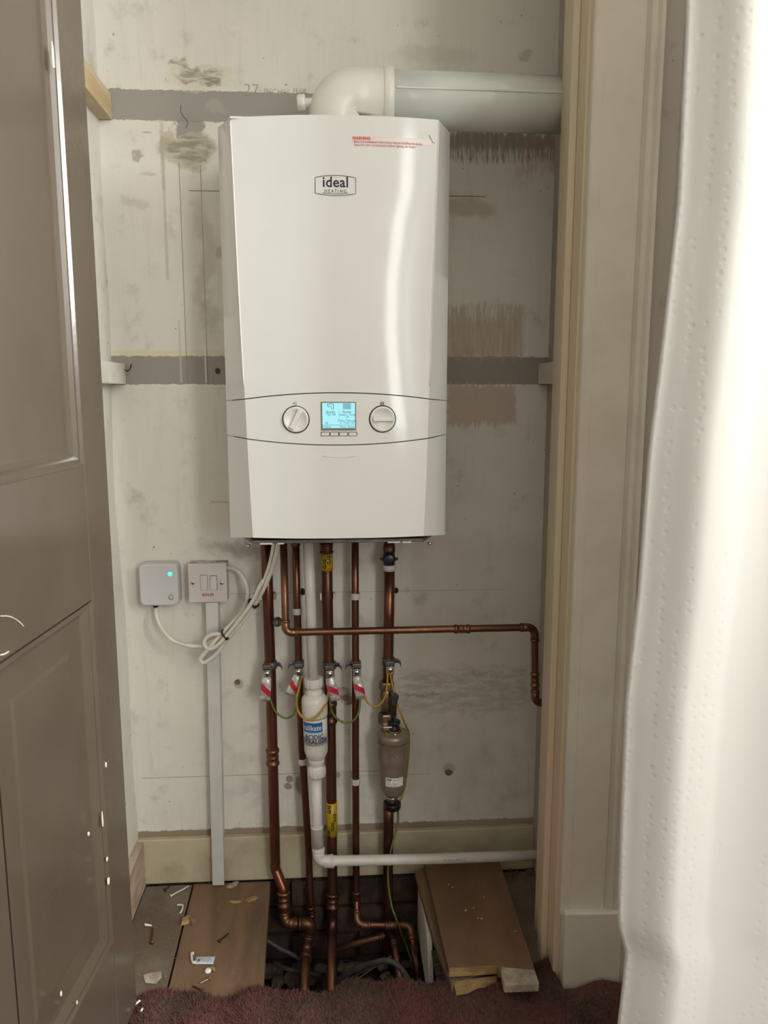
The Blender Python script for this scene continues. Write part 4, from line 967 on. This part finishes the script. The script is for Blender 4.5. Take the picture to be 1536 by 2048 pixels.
tbox(mb := MB(), .0128, TY, TY+.0032); mb.build('lid', M_trunk, tk, bevel=.001)

# ---------------------------------------------------------------- white cables
CY = -.055
def cw(l): return [at(a_, b_, y_) for a_, b_, y_ in l]
wire('white cable curving from receiver box into the tied bundle', cw([(312, 1217, -.02), (314, 1235, -.03), (324, 1258, -.04), (345, 1280, -.045), (375, 1291, -.05), (400, 1292, -.05), (418, 1287, -.055), (438, 1274, -.06), (458, 1256, -.062), (480, 1234, -.065), (503, 1206, -.072), (524, 1172, -.085), (538, 1135, -.10), (546, 1100, -.11), (550, 1070, -.115)]), .0043, M_cable, 'cable', 'cable', grp='white boiler cables')
wire('white cable leaving right side of the switch and looping into bundle', cw([(452, 1136, -.02), (466, 1137, -.024), (481, 1147, -.035), (492, 1166, -.05), (496, 1190, -.055), (491, 1212, -.06), (478, 1232, -.064), (455, 1256, -.068), (432, 1280, -.07), (412, 1304, -.066), (401, 1318, -.062), (407, 1325, -.062), (421, 1318, -.066), (436, 1304, -.07), (450, 1284, -.074), (464, 1268, -.076), (488, 1240, -.078), (512, 1206, -.082), (532, 1168, -.095), (545, 1135, -.108), (554, 1100, -.12), (559, 1070, -.122)]), .0043, M_cable, 'cable', 'cable', grp='white boiler cables')
wire('white cable forming the small curl beside the lower cable tie', cw([(446, 1269, -.072), (430, 1268, -.072), (416, 1273, -.07), (409, 1283, -.068), (411, 1293, -.068), (420, 1298, -.072), (436, 1290, -.078), (456, 1268, -.082), (474, 1246, -.084), (497, 1216, -.088), (512, 1190, -.092), (520, 1172, -.095), (528, 1160, -.09)]), .0041, M_cable, 'cable', 'cable', grp='white boiler cables')
def tie(px, py, ang, lab, tailv):
    c_ = at(px, py, -.078 if px > 480 else -.073); d = Vector((math.cos(ang), -.25, math.sin(ang))).normalized()
    e = Vector((-math.sin(ang), 0, math.cos(ang))); f_ = d.cross(e)
    t = thing('cable_tie', lab, 'cable tie', c_, 'black cable ties on the cable bundle'); pts = [c_+e*(.0105*math.cos(a_))+f_*(.0115*math.sin(a_)) for a_ in [6.283*i/20 for i in range(20)]]
    MB().tube(pts, .0021, 8, closed=True).build('band', M_black, t)
    h = c_+f_*(-.0105 if f_.y > 0 else .0105)-e*.006; MB().box(h.x-.003, h.x+.003, h.y-.0035, h.y+.002, h.z-.003, h.z+.003).build('lock_head', M_black, t, bevel=.0008)
tie(507, 1206, 1.02, 'upper black cable tie around the white cable bundle', 1)
tie(452, 1268, .78, 'lower black cable tie near the looped cable ends', 1)

# ---------------------------------------------------------------- loose boards on the right
def fz(px, py, Z): return fl(px, py, Z)
Zt = .068
lb_ = thing('loose_board', 'large brown loose board lying on top of stack at right', 'board', fz(980, 1850, .045))
top = [fz(848, 1722, Zt-.005), fz(997, 1716, Zt-.005), fz(1071, 1942, Zt), fz(1000, 1932, Zt), fz(995, 1930, Zt), fz(897, 1936, Zt)]
MB().slab([top[0], top[1], top[2]+Vector((0, 0, 0)), fz(996, 1937, Zt), fz(994, 1931, Zt), fz(897, 1936, Zt)], .018).build('board_face', M_ply, lb_, bevel=.001)
MB().slab([fz(1000, 1931, Zt), fz(1070, 1938, Zt), fz(1079, 1966, Zt), fz(1008, 1969, Zt)], .018).build('plaster_crust', M_plasterend, lb_, bevel=.003)
q1, q2 = fz(899, 1937, Zt-.001), fz(994, 1931.5, Zt-.001)
MB().add([q1, q2, q2-Vector((0, 0, .016)), q1-Vector((0, 0, .016)), q1+Vector((0, -.0012, 0)), q2+Vector((0, -.0012, 0)), q2+Vector((0, -.0012, -.016)), q1+Vector((0, -.0012, -.016))], [(0, 1, 2, 3), (7, 6, 5, 4), (0, 4, 5, 1), (1, 5, 6, 2), (2, 6, 7, 3), (3, 7, 4, 0)]).build('sawn_end', M_cut, lb_)
rr_ = random.Random(12)
for k in range(16):
    px, py = rr_.choice([(900, 1772), (950, 1785), (930, 1815), (975, 1790), (1010, 1792), (1028, 1858), (940, 1822), (960, 1836), (1015, 1800), (903, 1770)])
    px += rr_.uniform(-8, 8); py += rr_.uniform(-8, 8); p = fz(px, py, Zt-.002)
    if k < 9: MB().lathe([(.0012+rr_.random()*.001, 0), (.001, .0005), (0, .0006)], p+Vector((0, 0, .0005)), (0, 0, 1), 8).build('paint_spot', M_chip, lb_)
b2 = thing('loose_board', 'narrow tongue-edged board under the large one, fanned out to its left', 'board', fz(850, 1800, .03))
Z2 = .045
MB().slab([fz(829, 1741, Z2), fz(900, 1728, Z2), fz(985, 1935, Z2), fz(903, 1972, Z2), fz(868, 1880, Z2)], .016).build('board_face', M_board2, b2, bevel=.002)
MB().slab([fz(905, 1962, Z2), fz(995, 1950, Z2), fz(992, 1962, Z2), fz(955, 1966, Z2), fz(935, 1976, Z2), fz(912, 1980, Z2)], .012).build('splintered_end', M_cut, b2, bevel=.001)
bt = [fz(840, 1815, .022), fz(870, 1850, .022), fz(878, 1890, .022), fz(846, 1945, .0)]
MB_ = MB(); 
xw = at(848, 1860, -.15).x
tag(MB().prism([(-.045, .026), (-.215, .026), (-.27, -.10), (-.045, -.10)], .176, .186, 'x').build('batten_offcut', M_palewood, None, bevel=.001), 'pale painted offcut on edge beside the hole, under loose boards', 'wood offcut')
tag(MB().prism([(-.02, -.004), (-.345, -.004), (-.345, -.1), (-.02, -.1)], .195, .24, 'x').build('joist_end', M_board, None, bevel=.002), 'brown joist along the right edge of the floor hole', 'joist')
# ribbed mat under the boards
mb = MB(); 
for i in range(9):
    y_ = -.236-.0115*i; mb.tube([(.183, y_, -.002), (.262, y_, .004)], .0052, 8)
tag(mb.build('ribbed_rubber_mat', pm('ribbed_dark_rubber', (62, 54, 46), (48, 40, 34), 30, .8)), 'dark ribbed scrap between the hole and loose board tip', 'mat scrap')

# ---------------------------------------------------------------- grey cables, rubble in the hole
M_gc = pm('grey_cable_sheath', (88, 84, 82), (66, 62, 60), 20, .55)
gc = 'old grey cables in the floor hole'
def gw(lab, l, r): return wire(lab, [fl(a_, b_, z_) for a_, b_, z_ in l], r, M_gc, 'grey_cable', 'cable', grp=gc)
gw('thick grey cable arching at front right of the hole', [(675, 1960, -.14), (705, 1942, -.10), (740, 1928, -.07), (775, 1921, -.05), (800, 1935, -.06), (818, 1962, -.08), (826, 1985, -.10)], .0058)
gw('thin grey cable beside the thick arch in the hole', [(680, 1972, -.14), (712, 1950, -.11), (745, 1935, -.09), (783, 1912, -.07)], .0025)
gw('grey cable sloping down left half of the hole', [(533, 1880, -.08), (560, 1897, -.10), (590, 1912, -.12), (620, 1935, -.15)], .0048)
gw('grey cable lying low at the left front of the hole', [(548, 1925, -.14), (575, 1938, -.13), (600, 1942, -.14), (640, 1950, -.17)], .0045)
gw('thin grey cable curling along left edge of the hole', [(536, 1836, -.10), (556, 1858, -.12), (566, 1885, -.14), (568, 1905, -.17)], .0018)
wire('thin copper coloured rod slanting at the front of the hole', [fl(686, 1984, -.10), fl(720, 1955, -.09), fl(782, 1912, -.06)], .0016, M_coplow, 'copper_rod', 'rod')
rs = random.Random(21)
specs = [(594, 1932, .020), (538, 1946, .022), (586, 1962, .024), (556, 1966, .020), (620, 1962, .016), (685, 1842, .016), (700, 1828, .018), (708, 1812, .014), (682, 1918, .010), (698, 1918, .010), (715, 1812, .018), (770, 1955, .014), (690, 1960, .016), (735, 1968, .014), (640, 1888, .012), (745, 1890, .009), (760, 1905, .008), (730, 1830, .012), (755, 1815, .014), (775, 1960, .012), (530, 1905, .014), (560, 1945, .012), (600, 1820, .014), (640, 1805, .013), (650, 1940, .014), (810, 1905, .012), (850, 1972, .010), (880, 1968, .010), (865, 1980, .008), (810, 1790, .016)]
for i, (px, py, s_) in enumerate(specs):
    p = fl(px, py, -.185); bm = bmesh.new(); bmesh.ops.create_icosphere(bm, subdivisions=2, radius=1)
    if p.y > -.03: p.y = -.03-s_
    for v in bm.verts:
        k = rs.uniform(.82, 1.1); v.co = Vector((v.co.x*s_*1.1*k, v.co.y*s_*.9*k, v.co.z*s_*.6*k))
    me = bpy.data.meshes.new('rubble_stone'); bm.to_mesh(me); bm.free(); me.materials.append(M_stone)
    o = bpy.data.objects.new('rubble_stone', me); C.objects.link(o); o.location = p+Vector((0, 0, s_*.25)); o.rotation_euler = (rs.uniform(-.3, .3), rs.uniform(-.3, .3), rs.uniform(0, 6))
    tag(o, 'rough grey-brown rubble stone on the soil in the floor hole', 'stone', 'rubble stones in the floor hole')

# ---------------------------------------------------------------- debris on the left boards
BZ = .0215
def screw(px0, py0, px1, py1, lab, mat, z=BZ):
    a_ = fl(px0, py0, z+.0025); b_ = fl(px1, py1, z+.0025); d = (b_-a_); L = d.length; d.normalize()
    t = thing('screw', lab, 'screw', a_, 'loose screws on the floorboards')
    prof = [(.0005, L)]+[(.0017 if i % 2 else .0012, L*(.95-.65*i/14)) for i in range(15)]+[(.0016, L*.25), (.0016, .0015)]
    MB().lathe(prof[::-1], a_, d, 12).build('shank', mat, t)
    MB().lathe([(0, -.0004), (.0038, 0), (.0036, .0006), (.0017, .0032)], a_, d, 16).build('head', mat, t)
screw(304, 1886, 306, 1854, 'long screw pointing straight back on the grey board', M_coplow)
screw(341, 1792, 378, 1772, 'pale thin screw on grey board near the trunking foot', M_palewood)
screw(438, 1883, 458, 1866, 'dark screw in the middle of the brown board', M_black)
screw(420, 1956, 399, 1967, 'brassy screw near the carpet below the white cap', M_brass)
screw(405, 1981, 386, 1972, 'brown wall plug screw nearest the carpet', M_copd)
screw(330, 1780, 340, 1772, 'short rusty screw at back of grey board', M_copd)
# sachet
a_ = [fl(393, 1912, BZ+.0025), fl(431, 1912, BZ+.0025), fl(426, 1928, BZ+.002), fl(386, 1928, BZ+.002)]
sa = thing('paper_sachet', 'small pale blue-grey printed sachet lying on the brown board', 'sachet', fl(408, 1920, BZ))
V = []; F = []
for i in range(9):
    for j in range(5):
        u, v = i/8, j/4; p = a_[0].lerp(a_[1], u).lerp(a_[3].lerp(a_[2], u), v); p = p+Vector((0, 0, .0025*math.sin(3.14*u)*math.sin(3.14*v))); V.append(p)
for i in range(8):
    for j in range(4): k = i*5+j; F.append((k, k+1, k+6, k+5))
so = MB().add(V, F, 0, True).build('packet', pm('sachet_paper', (196, 202, 204), (178, 184, 188), 60, .6), sa); so.modifiers.new('t', 'SOLIDIFY').thickness = .0008
cc_ = fl(410, 1920, BZ+.006); ex = (a_[1]-a_[0]).normalized()
text_mesh('P', .009, lambda x, y, z: (cc_.x-.011+x, cc_.y-.001+y, BZ+.0062), M_navyink, 'sachet_text', sa, 'CENTER', .0004)
for k, t_ in enumerate(('SILICA GEL', 'DO NOT EAT', 'DESICCANT')):
    text_mesh(t_, .0035, lambda x, y, z, k=k: (cc_.x-.006+x, cc_.y+.004-.0042*k+y, BZ+.0064), M_line, 'sachet_text', sa, 'LEFT', .0)
p = fl(416, 1943, BZ); tag(MB().lathe([(.0062, 0), (.0064, .002), (.0050, .0045), (0, .0052)], p, (0, 0, 1), 24).build('plastic_disc', M_white), 'round white plastic disc on the brown board below the sachet', 'cap')
p = fl(421, 1934, BZ+.003); q = fl(430, 1941, BZ+.003); m_ = MB().tube([p, p.lerp(q, .3), p.lerp(q, .6), q], [.002, .0034, .0030, .0022], 10)
tag(m_.build('wall_plug', M_cut), 'tan wall plug beside the white cap', 'wall plug')
p = fl(383, 1907, BZ+.003); q = fl(385, 1924, BZ+.003); tag(MB().tube(smooth([p+Vector((.004, 0, 0)), p, q, q+Vector((.006, 0, 0))], 4), .0022, 8).build('plastic_clip_piece', M_palewood), 'pale bent plastic piece left of the sachet', 'plastic piece')
p = fl(354, 1810, BZ+.002); tag(MB().tube(smooth([p, fl(365, 1810, BZ+.002), fl(364, 1820, BZ+.002), fl(360, 1826, BZ+.002)], 4), .0018, 8).build('plastic_clip_piece', M_paper), 'white bent plastic piece on grey board beside the gap', 'plastic piece')
def shard(pts, lab, mat, h=.004, nm='plaster_flake'):
    P3 = [fl(a_, b_, BZ) for a_, b_ in pts]; n_ = len(P3); c_ = sum(P3, Vector())/n_
    V = P3+[p_.lerp(c_, .25)+Vector((0, 0, h*rg.uniform(.6, 1.2))) for p_ in P3]
    tag(MB().add(V, [tuple(range(n_)), tuple(range(n_, 2*n_))]+[(i, (i+1) % n_, n_+(i+1) % n_, n_+i) for i in range(n_)]).build(nm, mat, bevel=.0006), lab, 'debris', 'wood and plaster bits on the boards')
shard([(362, 1842), (372, 1834), (384, 1835), (380, 1846), (370, 1850), (361, 1852)], 'light crumpled wood flake on the left side of the board gap', M_cut, .008, 'wood_flake')
shard([(378, 1832), (388, 1833), (395, 1842), (386, 1854), (378, 1848)], 'brown crumpled wood flake on right side of the board gap', M_board2, .008, 'wood_flake')
shard([(453, 1772), (474, 1766), (478, 1763), (474, 1772), (462, 1777), (453, 1776)], 'pale plaster flake right of the trunking foot', M_plasterend, .005)
shard([(458, 1801), (470, 1803), (486, 1801), (484, 1805), (468, 1808), (459, 1805)], 'thin tan splinter near the back edge of brown board', M_cut, .003, 'wood_splinter')
shard([(490, 1801), (510, 1792), (516, 1795), (512, 1800), (496, 1806)], 'thick tan splinter near right edge of brown board', M_cut, .004, 'wood_splinter')
shard([(288, 1847), (304, 1850), (304, 1853), (289, 1852)], 'thin pale stick on the grey board above the long screw', M_chip, .002, 'wood_splinter')
shard([(286, 1950), (300, 1945), (322, 1942), (324, 1955), (312, 1968), (290, 1966)], 'broad grey plaster crust near carpet on the grey board', M_plasterend, .0012)
def rshard(pts, lab, z): 
    P3 = [fl(a_, b_, z) for a_, b_ in pts]; n_ = len(P3); c_ = sum(P3, Vector())/n_
    V = P3+[p_.lerp(c_, .3)+Vector((0, 0, .005)) for p_ in P3]
    tag(MB().add(V, [tuple(range(n_)), tuple(range(n_, 2*n_))]+[(i, (i+1) % n_, n_+(i+1) % n_, n_+i) for i in range(n_)]).build('wood_flake', M_stone, bevel=.0006), lab, 'debris', 'wood and plaster bits on the boards')
rshard([(1014, 1738), (1024, 1733), (1026, 1742), (1018, 1744)], 'small pale chip in right corner beside the loose board', .021)
rshard([(1050, 1738), (1066, 1734), (1070, 1745), (1060, 1752), (1052, 1748)], 'rounded grey lump in the far right corner of the floor', .021)
rshard([(1022, 1752), (1036, 1740), (1038, 1743), (1026, 1757)], 'dark splinter on the floor in the right corner', .021)
# fine dust crumbs: uncountable
mb = MB()
for k in range(260):
    if rg.random() < .78: px, py = rg.gauss(345, 55), rg.uniform(1770, 1975)
    else: px, py = rg.uniform(400, 520), rg.uniform(1765, 1960)
    if not (272 < px < 520): continue
    p = fl(px, py, BZ)
    if p.x < XL+.025 or p.x > -.15: continue
    s_ = rg.uniform(.0003, .0009); mb.lathe([(s_, 0), (s_*.7, s_), (0, s_*1.2)], p, (0, 0, 1), 5, sm=False)
tag(mb.build('plaster_crumbs', M_plasterend), 'fine pale crumbs scattered over the two left floorboards', 'debris', kind='stuff')
for (a1, b1, a2, b2, lab) in ((266, 2012, 280, 2001, 'larger white plastic sliver on carpet beside the door'), (282, 2022, 285, 2017, 'tiny white plastic sliver on the carpet beside the door')):
    p, q = fl(a1, b1, .045), fl(a2, b2, .045); tag(MB().tube([p, q], [.0016, .0020], 8).build('plastic_sliver', M_chip), lab, 'debris', 'white slivers on the carpet')

# ---------------------------------------------------------------- white cloth hanging at the right
n = NT('white_embossed_cloth'); x_, y_, z_ = n.xyz()
vo = n.t.nodes.new('ShaderNodeTexVoronoi'); vo.inputs['Scale'].default_value = 75; vo.feature = 'F1'; n.put(vo.inputs['Vector'], n.tc); vo.inputs['Randomness'].default_value = .35
dots = n.ramp(vo.outputs['Distance'], .14, .30); col = n.mix(n.m('MULTIPLY', n.m('SUBTRACT', 1.0, dots), .10), lin((198, 196, 189)), lin((182, 179, 170)))
n.bump(dots, .18, .0015); n.b.inputs['Subsurface Weight'].default_value = 0
M_cloth = n.fin(col, .85)
tr = n.t.nodes.new('ShaderNodeBsdfTranslucent'); tr.inputs[0].default_value = lin((220, 216, 206)); mx = n.t.nodes.new('ShaderNodeMixShader'); mx.inputs[0].default_value = .3
out = n.t.nodes['Material Output']; n.t.links.new(n.b.outputs[0], mx.inputs[1]); n.t.links.new(tr.outputs[0], mx.inputs[2]); n.t.links.new(mx.outputs[0], out.inputs[0])
CYY = -.72
edge = [(1380, -60), (1376, 60), (1358, 400), (1330, 640), (1298, 900), (1278, 1180), (1254, 1400), (1243, 1650), (1238, 1800), (1236, 1850), (1252, 1905), (1248, 1950), (1236, 2048), (1228, 2120), (1220, 2300)]
E3 = [at(a_, b_, CYY) for a_, b_ in edge]
def exl(z):
    for p, q in zip(E3, E3[1:]):
        if z >= q.z: t = (p.z-z)/(p.z-q.z) if p.z > q.z else 0; return p.x+(q.x-p.x)*t
    return E3[-1].x
V = []; F = []; nu, nv = 130, 120; zt_, zb_ = 2.06, .06
for j in range(nv+1):
    z = zt_+(zb_-zt_)*j/nv; xl = exl(z) if z < E3[0].z else E3[0].x+.05*(z-E3[0].z)
    for i in range(nu+1):
        u = i/nu; x = xl+(.98-xl)*u; s_ = u*.62
        q_ = min(1, s_/.062); q_ = q_*q_*(3-2*q_)
        y = CYY-.030*q_+.07*max(0, s_-.062)+.010*math.sin(max(0, s_-.062)*26+.8*(1-z))*min(1, max(0, s_-.062)/.05)-.0010*math.sin(s_*61+z*2.2)-.002*math.sin(z*7+u*6)
        if u < .03: y += .004*(1-u/.03)
        V.append((x, y, z))
for j in range(nv):
    for i in range(nu): a = j*(nu+1)+i; F.append((a, a+1, a+nu+2, a+nu+1))
ct = thing('hanging_cloth', 'white embossed cloth hanging in soft folds at the right foreground', 'curtain', (.5, CYY, .06))
co = MB().add(V, F, 0, True).build('cloth_sheet', M_cloth, ct); co.modifiers.new('t', 'SOLIDIFY').thickness = .0012
MB().tube([(.30, CYY-.03, 2.075), (1.949, CYY-.10, 2.075)], .010, 16).build('curtain_rail', M_palewood, ct)
print('objects', len(bpy.data.objects))
